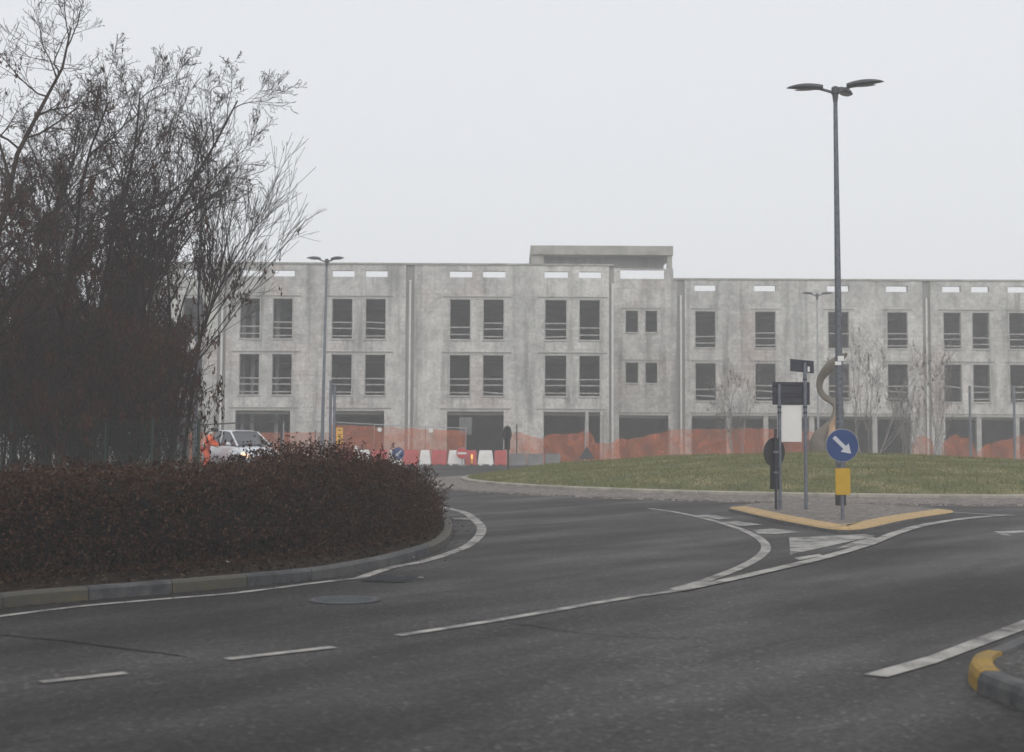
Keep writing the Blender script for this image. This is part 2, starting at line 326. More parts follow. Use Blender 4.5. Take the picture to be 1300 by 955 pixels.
# ------------------------------------------------------------------ ground, roads
# closed kerb of the planted bed on the near left (road side base line, left to right, then round the nose and away)
kp = [(-150, 788), (0, 773), (38, 768.5), (148, 759.4), (242, 751.5), (320, 744.5), (404, 736), (454, 727.5), (493, 719.5), (525, 710.5), (551, 702), (569, 690), (574.5, 675), (570, 663.5), (561, 657)]
bed_edge = catmull([Vector((-11, 10.2, 0))] + [G(x, y) for x, y in kp] + [Vector((-2.6, 30.5, 0)), Vector((-4.6, 34, 0)), Vector((-8, 39, 0)), Vector((-13, 46, 0))], 8)
bed_edge = resample(bed_edge, .25)
flat('ground', [(-300, -60), (300, -60), (300, 400), (-300, 400)], -.03, 'dirt')
mb = MB(); nx, ny = 60, 45
mb.add([(-60 + 120 * i / nx, -14 + 89 * j / ny, 0) for j in range(ny + 1) for i in range(nx + 1)], [(j * (nx + 1) + i, j * (nx + 1) + i + 1, (j + 1) * (nx + 1) + i + 1, (j + 1) * (nx + 1) + i) for j in range(ny) for i in range(nx)])
tag(mb.build('road', M['asphalt']), kind='structure')
bn = normals2d(bed_edge)
inner = [(p.x + n.x * .12, p.y + n.y * .12) for p, n in zip(bed_edge, bn)]
flat('planting_bed', inner + [(-60, 60), (-60, 10)], .11, 'soil')
def km(i, p):
    q = (p.y - 13) ; x = p.x
    if p.y > 19.3: return 1
    if x < -4.75: return 0
    if x < -3.86: return 1
    if x < -3.22: return 2
    if x < -2.66: return 1
    return 0 if i % 5 == 3 else 2 if i % 2 else 0
kerb_loft(bed_edge, [(0, -.02), (.004, .1), (.03, .125), (.13, .128), (.145, .1)], km, 'bed_kerb', [M['kerb'], M['kerb_yellow'], M['kerb_black']], stone=.9)
# leaf litter on the bed
def in_bed(n):
    k = rng.integers(0, len(bed_edge), n); off = rng.random(n) ** 1.3 * 3.2 + .17
    P = np.array([[bed_edge[i].x + bn[i].x * o, bed_edge[i].y + bn[i].y * o, .115 + rng.random() * .03] for i, o in zip(k, off)])
    return P + np.c_[rng.normal(size=(n, 2)) * .05, np.zeros(n)]
P = in_bed(26000); n = len(P); a = rng.random(n) * 2 * PI; A = unit(np.c_[np.cos(a), np.sin(a), rng.normal(size=n) * .35]); B = unit(np.c_[-np.sin(a), np.cos(a), rng.normal(size=n) * .35])
V, F = diamonds(P, A, B, .012 + rng.random(n) * .02, .008 + rng.random(n) * .012)
tag(npmesh('leaf_litter', V, F, M['litter']), 'brown fallen leaves covering the soil between hedge and kerb', 'leaf litter', kind='stuff')

P = np.array([[bed_edge[i].x - bn[i].x * o, bed_edge[i].y - bn[i].y * o, .006 + rng.random() * .01] for i, o in zip(rng.integers(0, len(bed_edge), 5200), rng.random(5200) ** 2.2 * .5 + .01)]); n = len(P)
a = rng.random(n) * 2 * PI; A = unit(np.c_[np.cos(a), np.sin(a), rng.normal(size=n) * .2]); B = unit(np.c_[-np.sin(a), np.cos(a), rng.normal(size=n) * .2])
V, F = diamonds(P, A, B, .005 + rng.random(n) ** 3 * .02, .004 + rng.random(n) ** 3 * .012)
tag(npmesh('gutter_debris', V, F, M['litter']), 'leaf bits and grit lying in the gutter along the left kerb', 'debris', kind='stuff')
line_px([(560, 786), (650, 792), (730, 803), (800, 809), (900, 811)], .018, 'road_seam', 'asphalt_dark', .006)
line_px([(700, 636), (745, 643), (772, 652), (790, 664)], .05, 'road_seam', 'asphalt_dark', .006)
# lane lines
line_px([(-140, 803), (0, 783.5), (100, 771), (200, 762), (300, 753.5), (404, 740.5), (454, 735)], (.085, .1))
line_px([(456, 734.8), (496, 721.5), (535, 714), (572, 702.5), (595.5, 692.5), (609, 680), (611, 670), (603, 660.5), (590, 651.5), (567, 645.5), (540, 640.5)], (.13, .18))
line_px([(505, 807.8), (601.5, 793), (698.5, 776.7), (795, 760), (860, 750.5)], (.1, .13))
line_px([(824, 646), (857, 650.6), (894, 658.5), (931, 669.2), (959, 681), (972, 693), (967, 705), (942, 720), (894, 738.5), (857, 749)], (.14, .14))
line_px([(860, 751), (894, 744), (967.7, 727.4), (1041.6, 709.7), (1100.6, 692.3), (1137.6, 677.5), (1174.5, 667), (1226, 659), (1281.6, 654.3)], (.14, .23), z=.0125)
line_px([(288, 838), (424, 822.5)], .1); line_px([(52, 867.3), (160, 855.5)], .1); line_px([(-420, 930), (-190, 896)], .1)
line_px([(1206, 650.6), (1290, 655.5)], .15, mat='paint_worn')
poly_px([(1097, 857.5), (1126, 861), (1189, 843), (1300, 801), (1420, 752), (1420, 742), (1300, 788), (1180, 834)], mat='paint')
poly_px([(884, 655), (900, 653.5), (930, 658.5), (912, 660)]); poly_px([(918, 663.5), (934.5, 662), (968, 666.5), (940, 668.5)])
poly_px([(955, 674), (979, 671.5), (1018, 676), (985, 678.5), (962, 678)])
poly_px([(1002, 683), (1060, 680.5), (1098, 679), (1112, 681), (1080, 688), (1003, 705)])
poly_px([(1008, 709), (1040, 704), (1044, 706), (1015, 712)])
poly_px([(1060, 698), (1085, 688), (1108, 682), (1112, 684), (1095, 692)])
poly_px([(1262, 675.5), (1300, 674), (1345, 675), (1345, 677), (1300, 676.5), (1278, 678.5), (1285, 681), (1272, 680)])
poly_px([(575, 658.6), (603, 657.6), (612, 659.5), (603, 660.5), (577, 660.4)], z=.0125)
# road patches, seam and ironwork
poly_px([(571, 663), (602, 661.5), (603, 664), (600, 668), (576, 669)], 'road_patch', 'asphalt_dark', .005)
poly_px([(577, 675), (603, 672), (607, 677), (600, 686), (575, 690)], 'road_patch', 'asphalt_dark', .005)
line_px([(-200, 781), (0, 806), (80, 814), (150, 823), (200, 829), (238, 834)], .03, 'road_seam', 'asphalt_dark', .006)
c = G(437, 762.5); mc = MB(); R = .31
mc.tube([(0, 0, .002), (0, 0, .012)], R, 40); o1 = thing('manhole_cover', 'round grey iron manhole cover set in the road near the kerb', 'manhole cover', (c.x, c.y, 0))
fr = MB(); fr.tube([(0, 0, .001), (0, 0, .009)], R + .04, 40); fr.build('frame', M['iron_dark'], o1)
cv = mc.build('cover', M['iron'], o1)
k = MB()
for i in range(-4, 5):
    w = math.sqrt(max(0, (R - .03) ** 2 - (i * .07) ** 2))
    if w > .05: k.box((-w, i * .07 - .008, .012), (w, i * .07 + .008, .016))
k.build('ribs', M['iron'], cv)
dg = [G(457, 739), G(482, 731.8), G(537, 734.6), G(512, 740.2)]; c = sum(dg, Vector()) / 4
o1 = thing('drain_grate', 'dark sunken drain grate beside the kerb with pale edge', 'drain', (c.x, c.y, 0))
k = MB(); k.add([(p.x - c.x, p.y - c.y, .006) for p in dg], [(0, 1, 2, 3)]); k.build('frame', M['iron_dark'], o1)
k = MB(); u = (dg[1] - dg[0]); v_ = (dg[3] - dg[0])
for i in range(8):
    a = dg[0] + u * ((i + .5) / 8) - c; k.bar((a.x, a.y, .014), (a.x + v_.x, a.y + v_.y, .014), .025, .014)
k.build('bars', M['iron_dark'], o1)
k = MB(); a = dg[1] - c + Vector((.05, 0, 0)); b = dg[2] - c; k.bar((a.x, a.y, .012), (b.x, b.y, .012), .02, .01); k.build('edge_strip', M['signgrey'], o1)

# roundabout
RC = Vector((11, 47.5, 0)); RR = 12.5
def ringpath(r, n=260): return [Vector((RC.x + r * math.cos(-2 * PI * i / n), RC.y + r * math.sin(-2 * PI * i / n), 0)) for i in range(n)]
# apron between outer radius 14.3 and 12.5, clockwise path => normals point inward?
mb = MB(); n = 240
prof = [(14.35, -.02), (14.3, .045), (14.15, .055), (13.4, .09), (12.62, .11)]
for i in range(n):
    t = 2 * PI * i / n
    for r, z in prof: mb.v.append((r * math.cos(t), r * math.sin(t), z))
m = len(prof)
for i in range(n):
    j = (i + 1) % n
    for k in range(m - 1): mb.f.append((i * m + k, j * m + k, j * m + k + 1, i * m + k + 1)); mb.mi.append(0)
o = mb.build('roundabout_apron', M['setts']); o.location = RC; tag(o, kind='structure')
circ = ringpath(12.68); N = normals2d(circ, True)
if (RC - circ[0]).dot(N[0]) < 0: circ.reverse()
kerb_loft(circ, [(0, .05), (.01, .17), (.03, .19), (.2, .2), (.22, .12)], lambda i, p: 0, 'roundabout_kerb', [M['rkerb']], closed=True, stone=1.0, step=.25)
PK = (11.0, 50.5)
def mound(x, y):
    r = math.hypot(x - RC.x, y - RC.y) / 12.5; s = max(0, 1 - r)
    d = math.hypot(x - PK[0] , y - PK[1]) / 12.5
    return .17 + .86 * (1 - math.exp(-s * 3.2)) / (1 - math.exp(-3.2)) * (1 - .25 * min(1, d)) + .03 * math.sin(x * 1.3 + y) * min(1, s * 5) + .02 * math.sin(y * 2.7 - x * .6) * min(1, s * 5)
mb = MB(); nr, na = 44, 160
for i in range(nr + 1):
    for j in range(na):
        r = 12.5 * i / nr; t = 2 * PI * j / na; x, y = RC.x + r * math.cos(t), RC.y + r * math.sin(t); mb.v.append((x, y, mound(x, y)))
for i in range(nr):
    for j in range(na): j2 = (j + 1) % na; mb.f.append((i * na + j, (i + 1) * na + j, (i + 1) * na + j2, i * na + j2)); mb.mi.append(0)
tag(mb.build('roundabout_mound', M['grass'], smooth=True), kind='structure')
n = 170000; r = 12.45 * np.sqrt(rng.random(n)); t = rng.random(n) * 2 * PI; x = RC.x + r * np.cos(t); y = RC.y + r * np.sin(t)
keep = (y < 54); x, y = x[keep], y[keep]; n = len(x); z = np.array([mound(a, b) for a, b in zip(x, y)])
patch = .5 + .5 * np.sin(x * 1.1 + np.sin(y * 1.7) * 1.5) * np.sin(y * 1.9 + x * .4)
h = .03 + rng.random(n) * .05 * (.5 + patch); a = rng.random(n) * PI; w = .006 + rng.random(n) * .008; ln = rng.normal(size=(n, 2)) * .03
V = np.stack([np.c_[x - np.cos(a) * w, y - np.sin(a) * w, z - .01], np.c_[x + np.cos(a) * w, y + np.sin(a) * w, z - .01], np.c_[x + ln[:, 0], y + ln[:, 1], z + h]], 1).reshape(-1, 3)
tag(npmesh('grass', V, np.arange(len(V)).reshape(-1, 3), M['grassblade']), 'short winter grass growing over the roundabout mound', 'grass', kind='stuff')
# verges left and right of the scene beyond the frame
flat('verge', [(30, 20), (120, 20), (120, 74), (34, 74)], .05, 'grass')
flat('verge', [(-120, 60), (-60, 60), (-60, 10), (-120, 10)], .05, 'grass')

# splitter island
isl = [(925, 649), (975, 661), (1019, 670), (1052, 676), (1072, 677.5), (1093, 676.4), (1115, 672), (1152, 663.5), (1206, 655)]
out = [G(x, y) for x, y in isl]; back = [G(1204, 652), G(1100, 645), G(1010, 642.5), G(935, 645.5)]
isl_path = resample(catmull(out, 6)[:-1] + catmull([out[-1]] + back + [out[0]], 4)[:-1], .2, True)
N = normals2d(isl_path, True); cen = sum(isl_path, Vector()) / len(isl_path)
if sum((cen - p).dot(n) for p, n in zip(isl_path, N)) < 0: isl_path.reverse(); N = normals2d(isl_path, True)
kerb_loft(isl_path, [(0, -.02), (.012, .055), (.05, .085), (.34, .115), (.35, .1)], lambda i, p: 1 if p.y > 29.9 else 0, 'island_kerb', [M['island_yellow'], M['kerb']], closed=True, stone=1.0, step=.2, side=1)  # low outer face in dark stone: shadow below the yellow painted in
mb = MB(); mb.add([(p.x + n.x * .33, p.y + n.y * .33, .112) for p, n in zip(isl_path, N)], [tuple(range(len(isl_path)))]); tag(mb.build('island_paving', M['setts']), kind='structure')
# near right kerb nose
noz = [(1420, 755), (1340, 789), (1288, 809.5), (1258, 822.5), (1242, 827), (1234, 836), (1238.5, 846), (1251, 855), (1270, 862), (1300, 873), (1380, 905), (1500, 960)]
npth = resample(catmull([Vector((30, 25.5, .13)), Vector((15, 21.5, .13)), Vector((8.6, 16.4, .13))] + [G(x, y, .13) for x, y in noz] + [Vector((7.5, 5.4, .13)), Vector((12, 3.6, .13)), Vector((30, 0, .13))], 8), .08); npth = [Vector((p.x, p.y, 0)) for p in npth]
N = normals2d(npth); 
if N[len(N) // 2].x < 0: npth.reverse(); N = normals2d(npth)
tip = min(npth, key=lambda p: (p - G(1236, 838, .13)).length)
def nm(i, p): return 1 if (p - tip).length < .42 else (2 if p.y < tip.y and p.x > tip.x + .2 and (p - tip).length < 1.1 else 0)
kerb_loft(npth, [(-.03, -.02), (-.02, .08), (0, .12), (.03, .132), (.125, .13), (.135, .09)], nm, 'corner_kerb', [M['kerb'], M['nose_yellow'], M['kerb_black']], stone=.5, step=.08, joint=.006)
q = [(p.x + n.x * .13, p.y + n.y * .13) for p, n in zip(npth, N)]
flat('pavement', q, .105, 'pave')

# ------------------------------------------------------------------ hedge
hs = []
for i, p in enumerate(bed_edge):
    if p.x < -10.5 and p.y < 12: continue
    hs.append((p, bn[i]))
def spine():
    L = []
    for p, n in hs:
        k = min(1, max(0, (p.y - 15) / 6)); off = 1.95 - .75 * k
        if p.y > 30.5: break
        L.append(Vector((p.x, p.y, 0)) + n * off)
    for _ in range(6): L = [L[0]] + [(L[i - 1] + L[i] * 2 + L[i + 1]) / 4 for i in range(1, len(L) - 1)] + [L[-1]]
    return resample(L, .2)
SP = spine(); SN = normals2d(SP); spx = np.array([[p.x, p.y] for p in SP]); snx = np.array([[p.x, p.y] for p in SN])
def hh(u, y, p):   # hedge height along its run
    return np.interp(u, HU, HH) + .03 * np.sin(u * 1.9) + .02 * np.sin(u * 5.1)
HU = np.arange(len(SP)) * .2; HH = []
for p in SP:      # the run was clipped unevenly: low at the left, one taller bush before the bend, dropping at the tip
    pxx = 650 + 1800 * p.x / p.y; yt = np.interp(pxx, [-100, 0, 150, 260, 340, 366, 410, 436, 480, 520], [588, 584, 578, 573, 572, 558, 557, 574, 571, 574])
    h_ = 1.6 - (yt - 552) * p.y / 1800 - .1
    if p.y > 20.5: h_ = min(h_, 1.22 - .12 * (p.y - 20.5))
    HH.append(max(.7, h_))
nL = 175000; idx = rng.random(nL) * (len(SP) - 1); i0 = idx.astype(int); fr_ = (idx - i0)[:, None]
C = spx[i0] * (1 - fr_) + spx[i0 + 1] * fr_; Nn = snx[i0] * (1 - fr_) + snx[i0 + 1] * fr_; u = idx * .2
hgt = hh(u, C[:, 1], None); ang = rng.random(nL) * 1.08 * PI - .04 * PI
cl = .5 + .5 * np.sin(u * 7 + np.sin(ang * 9) * 2) * np.sin(ang * 8 + u * 3)      # clumps
loose = np.clip((C[:, 1] - 16.5) / 4, 0, 1)
rad = (1 - rng.random(nL) ** 2.1 * .34) * (.94 + .09 * cl) + np.abs(rng.normal(size=nL)) * (.02 + .075 * loose)
ce, se = np.cos(ang), np.sin(ang); pw = .5 + .25 * loose
X = np.sign(ce) * np.abs(ce) ** pw * .86; Z = np.sign(se) * np.abs(se) ** pw
px_ = C[:, 0] - Nn[:, 0] * X * rad; py_ = C[:, 1] - Nn[:, 1] * X * rad; pz_ = .3 + (hgt - .3) * Z * rad - rng.random(nL) * .12
sk = rng.random(nL) < .17; pz_ = np.where(sk, .13 + rng.random(nL) ** 1.2 * .4, pz_); xs_ = np.where(sk, np.sign(rng.normal(size=nL)) * (.5 + .36 * rng.random(nL)), 0)
px_ = np.where(sk, C[:, 0] - Nn[:, 0] * xs_, px_); py_ = np.where(sk, C[:, 1] - Nn[:, 1] * xs_, py_)
P = np.c_[px_, py_, np.maximum(pz_, .16)] + rng.normal(size=(nL, 3)) * .02
# the end cap of the run (far end) is closed with a round head
A, B = rand_axes(nL); V, F = diamonds(P, A, B, .013 + rng.random(nL) * .014, .008 + rng.random(nL) * .008)
hedge = thing('hedge', 'long dark reddish brown hedge behind the kerb in the left foreground', 'hedge', (0, 0, 0))
# sprigs sticking out: thin stems with leaves
st = MB(); SPV = []; 
for k in range(3000):
    i = rng.integers(0, nL); p = Vector(P[i]); lo = loose[i]
    if rng.random() > .25 + .75 * lo: continue
    n3 = Vector((-Nn[i, 0] * X[i] * .7, -Nn[i, 1] * X[i] * .7, max(.1, Z[i]) * (1.1 if lo < .5 else .8))).normalized()
    d = (n3 + Vector(rng.normal(size=3)) * .3).normalized(); ln = (.06 + .2 * rng.random() * (.4 + lo)); q = p + d * ln
    st.tube([p - d * .05, q], [.003, .0015], 3, cap=False)
    for _ in range(5 + int(10 * ln / .2)):
        SPV.append(p.lerp(q, rng.random() ** .7) + Vector(rng.normal(size=3)) * .016)
SPV = np.array([tuple(v) for v in SPV]); A, B = rand_axes(len(SPV)); V2, F2 = diamonds(SPV, A, B, .011 + rng.random(len(SPV)) * .013, .008 + rng.random(len(SPV)) * .007)
npmesh('foliage', np.r_[V, V2], np.r_[F, F2 + len(V)], M['hedgeleaf'], hedge)
# stems from the ground
for k in range(900):
    i = rng.random() * (len(SP) - 2); i_ = int(i); c = SP[i_]; n_ = SN[i_]; off = max(-.45, min(.45, rng.normal() * .3))
    b = Vector((c.x, c.y, .1)) - n_ * off + Vector(rng.normal(size=3)) * .05; b.z = .1
    tpt = Vector((c.x, c.y, .5 * HH[i_])) - n_ * (off + max(-.25, min(.25, rng.normal() * .15))) + Vector((rng.normal() * .06, rng.normal() * .06, rng.random() * .25)); m_ = b.lerp(tpt, .5) + Vector(rng.normal(size=3)) * .05
    st.tube([b, m_, tpt], [.012, .008, .004], 4, cap=False)
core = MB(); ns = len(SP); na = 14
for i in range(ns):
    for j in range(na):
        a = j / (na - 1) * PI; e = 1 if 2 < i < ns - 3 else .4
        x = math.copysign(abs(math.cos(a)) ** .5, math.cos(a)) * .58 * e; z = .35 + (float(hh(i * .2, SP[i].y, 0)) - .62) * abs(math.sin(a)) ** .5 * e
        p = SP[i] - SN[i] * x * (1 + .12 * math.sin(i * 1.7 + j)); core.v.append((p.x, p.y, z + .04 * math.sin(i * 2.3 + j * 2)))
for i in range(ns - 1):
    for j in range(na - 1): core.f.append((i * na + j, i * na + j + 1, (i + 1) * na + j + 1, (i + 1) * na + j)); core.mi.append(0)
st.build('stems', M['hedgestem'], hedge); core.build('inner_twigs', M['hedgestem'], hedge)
# bits of litter
for (px, py, s, lab) in ((523, 708.5, .035, 'small crumpled white paper scrap lying at the foot of the kerb'), (291, 714, .04, 'small white litter scrap on the soil under the hedge')):
    g = G(px, py, .02 if px > 400 else .13); mb = MB()
    for k in range(7):
        a, b = rng.random() * 6.28, rng.random() * 6.28
        mb.add([Vector((math.cos(a) * s, math.sin(a) * s * .7, rng.random() * .02)), Vector((math.cos(b) * s, math.sin(b) * s * .7, .01 + rng.random() * .02)), Vector((rng.normal() * s * .3, rng.normal() * s * .3, .03)), Vector((math.cos(a + 1) * s * .6, math.sin(a + 1) * s * .6, .004))], [(0, 1, 2), (0, 2, 3)])
    o = mb.build('paper_scrap', M['signwhite']); o.location = (g.x, g.y, g.z); tag(o, lab, 'litter')

# ------------------------------------------------------------------ bare trees
def grow(seed, height, trunks=1, lean=(0, 0), levels=4, spread=.55, up=.25, r0=.09, dens=1.0, first=.15, flen=.5, stiff=.12, splay=.3):
    """returns arrays: list of (points, radii, level) and twig sample points"""
    R = random.Random(seed); segs = []; tips = []
    def rv(s): return Vector((R.gauss(0, s), R.gauss(0, s), R.gauss(0, s)))
    def br(p, d, L, r, lev):
        n = [9, 7, 5, 4, 3][lev]; pts = [p.copy()]; rs = [r]; cur = d.normalized(); step = L / n
        for i in range(n):
            cur = (cur + rv(stiff * (1 + lev * .22)) + Vector((0, 0, up * (.25 if lev == 0 else .5)))*.35).normalized()
            p = p + cur * step; pts.append(p.copy()); rs.append(max(.0046, r * (1 - .82 * (i + 1) / n)))
        segs.append((pts, rs, lev))
        if lev >= 2:
            tips.extend([(q, lev) for q in pts[1:]])
        if lev + 1 > levels: return
        nc = int([15, 9, 5.4, 3.2][lev] * dens * (.8 + .4 * R.random()))
        for k in range(nc):
            f = first + (1 - first) * ((k + R.random()) / nc) if lev == 0 else .15 + .85 * (k + R.random()) / nc
            x = f * n; i = min(n - 1, int(x)); q = pts[i].lerp(pts[i + 1], x - i)
            dd = (pts[i + 1] - pts[i]).normalized(); az = R.random() * 2 * PI
            pr = Vector((math.cos(az), math.sin(az), 0)) if abs(dd.z) > .7 else rv(1)
            pr = (pr - dd * pr.dot(dd)).normalized(); sp = spread * (.75 + .5 * R.random())
            nd = (dd * math.cos(sp) + pr * math.sin(sp)); ll = L * flen * (1.15 - .75 * f) * (.7 + .6 * R.random()) * ((.5 if f < .55 else .8) if lev == 0 and trunks == 1 else 1)
            rr = rs[i] * (.5 + .15 * R.random()); br(q, nd, ll, max(.003, rr), lev + 1)
    for t in range(trunks):
        a = 2 * PI * t / trunks + R.random(); o = .0 if trunks == 1 else .18
        dv = Vector((lean[0] + (math.cos(a) * splay if trunks > 1 else 0), lean[1] + (math.sin(a) * splay if trunks > 1 else 0), 1))
        br(Vector((math.cos(a) * o, math.sin(a) * o, -.05)), dv, height * (.82 + .18 * R.random()), r0 * (.7 + .3 * R.random()), 0)
    return segs, tips
def tube_arrays(segs, pick):
    VV, FF = [], []; b = 0
    for pts, rs, lev in segs:
        if lev not in pick: continue
        n = 8 if lev == 0 else 5 if lev == 1 else 3; P = np.array([tuple(p) for p in pts]); m = len(P)
        D = np.gradient(P, axis=0); D = unit(D); ref = np.array([1., .13, .07]) if abs(D[0, 0]) < .8 else np.array([.1, 1., .2])
        A = unit(ref - D * (D @ ref)[:, None]); C2 = np.cross(D, A); th = 2 * PI * np.arange(n) / n
        ring = P[:, None, :] + (A[:, None, :] * np.cos(th)[None, :, None] + C2[:, None, :] * np.sin(th)[None, :, None]) * np.array(rs)[:, None, None]
        VV.append(ring.reshape(-1, 3)); i = np.arange(m - 1)[:, None]; k = np.arange(n)[None, :]; k2 = (k + 1) % n
        FF.append(np.stack([b + i * n + k, b + i * n + k2, b + (i + 1) * n + k2, b + (i + 1) * n + k], -1).reshape(-1, 4)); b += m * n
    return np.concatenate(VV), np.concatenate(FF)
def make_tree(name, label, loc, seed, seeds=0, seedz=(1.5, 6), group=None, bark='bark', scale=1, rz=0, cat='tree', **kw):
    segs, tips = grow(seed, **kw); t = thing(name, label, cat, loc, rz, group); t.scale = (scale,) * 3
    V, F = tube_arrays(segs, (0,)); npmesh('trunk', V, F, M[bark], t, True)
    V, F = tube_arrays(segs, (1, 2, 3, 4)); npmesh('crown', V, F, M[bark], t, False)
    if seeds:
        R = np.random.default_rng(seed); cand = np.array([tuple(q) for q, l in tips]); 
        w = np.exp(-((cand[:, 2] - (seedz[0] + seedz[1]) / 2) / ((seedz[1] - seedz[0]) / 2)) ** 2 * 1.2) + .03
        cs = np.sin(cand[:, 0] * 3 + seed) * np.sin(cand[:, 1] * 3) * np.sin(cand[:, 2] * 2.1 + seed); w = w * np.clip(.35 + cs * 1.6, .04, 2); w /= w.sum()
        nb = seeds // 6; base = cand[R.choice(len(cand), nb, p=w)]; P = np.repeat(base, 6, 0) + R.normal(size=(nb * 6, 3)) * np.array([.03, .03, .075]) - np.array([0, 0, .09])
        n = len(P); A = unit(np.c_[R.normal(size=(n, 2)) * .35, -np.ones(n)]); B = unit(np.cross(A, R.normal(size=(n, 3))))
        V, F = diamonds(P, A, B, .03 + R.random(n) * .04, .01 + R.random(n) * .016); npmesh('seed_bunches', V, F, M['seed'], t)
    return t
def gp(px, Y, z=.1): return (W(px, 560, Y).x, Y, z)
GT = 'bare trees behind the green fence'
# prototypes placed in view
T1 = make_tree('bare_tree', 'tall bare tree at the far left edge, its crown leaving the frame', gp(-38, 25), 3, 1500, (3, 8), GT, height=11.5, r0=.12, dens=1.1, spread=.7, flen=.52, lean=(.1, 0))
T2 = make_tree('bare_tree', 'bare tree rising at the left whose crown tops out below the frame edge', gp(95, 30), 8, 2600, (2, 6), GT, height=9.6, r0=.12, dens=1.2, spread=.65, flen=.5, lean=(.05, 0))
T3 = make_tree('bare_tree', 'bare tree with heavy brown seed bunches beside the lamp head', gp(166, 31), 21, 5200, (2.2, 6), GT, height=7.4, r0=.1, dens=1.1, spread=.6, flen=.48, lean=(.05, 0))
def fan_tree(seed):
    R = random.Random(seed); segs = []; tips = []; g = lambda v: R.gauss(0, v)
    def limb(p, d, L, r, lev, n, curl, wob=.045):
        pts = [p.copy()]; rs = [r]; cur = d.normalized()
        for i in range(n):
            cur = (cur + Vector((g(wob), g(wob), g(wob) + curl))).normalized(); p = p + cur * (L / n); pts.append(p.copy()); rs.append(max(.0046, r * (1 - .8 * (i + 1) / n)))
        segs.append((pts, rs, lev)); return pts, rs
    tr = []
    for q, (dx, L, r) in enumerate(((.08, 6.0, .085), (.17, 5.6, .07), (.0, 5.7, .06), (.22, 4.9, .05))):
        pts, rs = limb(Vector((q * .12 - .15, q * .07, -.05)), Vector((dx, g(.05), 1)), L, r, 0, 8, .01); tr.append((pts, rs, dx))
    for pts, rs, dx in tr:
        for k in range(13):
            f = .6 + .4 * R.random(); x = f * 8; i = min(7, int(x)); p = pts[i].lerp(pts[i + 1], x - i)
            an = R.uniform(-.4, .85); d = Vector((math.sin(an), g(.3), math.cos(an))); L = R.uniform(2.2, 3.9) * (.8 if an < 0 else 1)
            a, ra = limb(p, d, L, max(.012, rs[i] * .5), 1, 9, .035)
            for m in range(9):
                y = R.uniform(1.2, 9); ii = min(8, int(y)); pp = a[ii].lerp(a[ii + 1], y - ii); dd = (a[ii + 1] - a[ii]).normalized(); o = Vector((g(1), g(1), g(1))); o = (o - dd * o.dot(dd)).normalized()
                b_, rb_ = limb(pp, dd * .9 + o * R.uniform(.3, .6), L * R.uniform(.2, .5) * (1.2 - y / 12), .006, 2, 5, .03); tips.extend((v, 2) for v in b_[1:])
                for z in range(3):
                    w_ = R.randrange(1, 5); dd2 = (b_[w_ + 1] - b_[w_]).normalized(); limb(b_[w_], dd2 + Vector((g(.45), g(.45), g(.45) + .2)), R.uniform(.2, .55), .0048, 3, 3, .02)
    return segs, tips
_grow = grow
def grow(seed, **kw): return fan_tree(seed) if kw.get('fan') else _grow(seed, **kw)
T4 = make_tree('bare_tree', 'leaning bare tree with long straight fanning shoots at the right end of the thicket', gp(208, 29), 33, 900, (3.2, 5.4), GT, fan=True)
GS = 'brushwood shrubs behind the green fence'
S1 = make_tree('thicket_shrub', 'dense twiggy shrub directly behind the fence at the left frame edge', gp(10, 27.5), 41, 2800, (.4, 3.6), GS, cat='shrub', height=4.0, r0=.035, dens=.6, trunks=7, spread=.5, flen=.5, levels=3, first=.1)
S2 = make_tree('thicket_shrub', 'dense twiggy shrub with brown hanging leaves at the right end of the fence', gp(191, 28.3), 52, 3000, (.4, 3.8), GS, cat='shrub', rz=1.8, height=4.3, r0=.035, dens=.6, trunks=7, spread=.42, flen=.45, levels=3, first=.1)
tl = ['bare tree standing behind the leftmost fence bay, second row', 'bare tree in the second row, between the two leftmost large trees', 'bare tree in the second row near the middle of the thicket',
      'bare tree in the second row behind the seed laden tree', 'bare tree at the back of the thicket towards the left edge', 'bare tree at the back of the thicket in its middle', 'bare tree at the back of the thicket near its right end',
      'bare tree outside the left edge whose boughs reach into the frame', 'large arching bare tree between the left edge tree and the tree below the frame top', 'tall bare tree filling the crown gap left of the seed laden tree', 'slim bare tree in the front row between seed laden tree and leaning tree', 'slim bare tree just behind the fence, left of the seed laden tree']
for k, (px, Y, src, sc, rz) in enumerate([(-20, 30, T2, .95, 1), (60, 33, T3, 1.15, 2.2), (120, 35, T2, .9, 3.1), (165, 35, T3, 1.0, 4.2), (20, 39, T2, 1.1, 5.2), (95, 40, T3, 1.2, .7), (150, 39, T2, .95, 2.6), (-75, 23, T1, .95, 2.0), (62, 27.5, T1, .78, 4.0), (120, 32, T2, .98, 5.0), (196, 29.7, T3, .88, 1.3), (118, 28.5, T3, .85, 5.5)]):
    dup(src, gp(px, Y), rz, tl[k], sc)
names = ['second', 'third', 'fourth', 'fifth', 'sixth', 'seventh', 'eighth']
for k, (px, Y, src, sc, rz) in enumerate([(45, 27.8, S2, 1.0, 1), (80, 28.4, S1, 1.08, 2), (108, 27.6, S2, .95, 3), (134, 28.2, S1, 1.0, 4), (160, 27.7, S2, 1.05, 1.6), (178, 29.3, S1, .98, 5.9)]):
    dup(src, gp(px, Y), rz, f'dense twiggy shrub directly behind the fence, {names[k]} along from the left frame edge', sc)
for k, (px, Y, src, sc, rz) in enumerate([(20, 33, S1, 1.3, 1.5), (90, 34, S2, 1.3, 2.5), (150, 33.5, S2, 1.25, 1.8), ]):
    o = dup(src, gp(px, Y), rz, 'brushwood shrub deep inside the dark thicket behind the first row of shrubs', sc); o['group'] = 'shrubs deep inside the thicket'
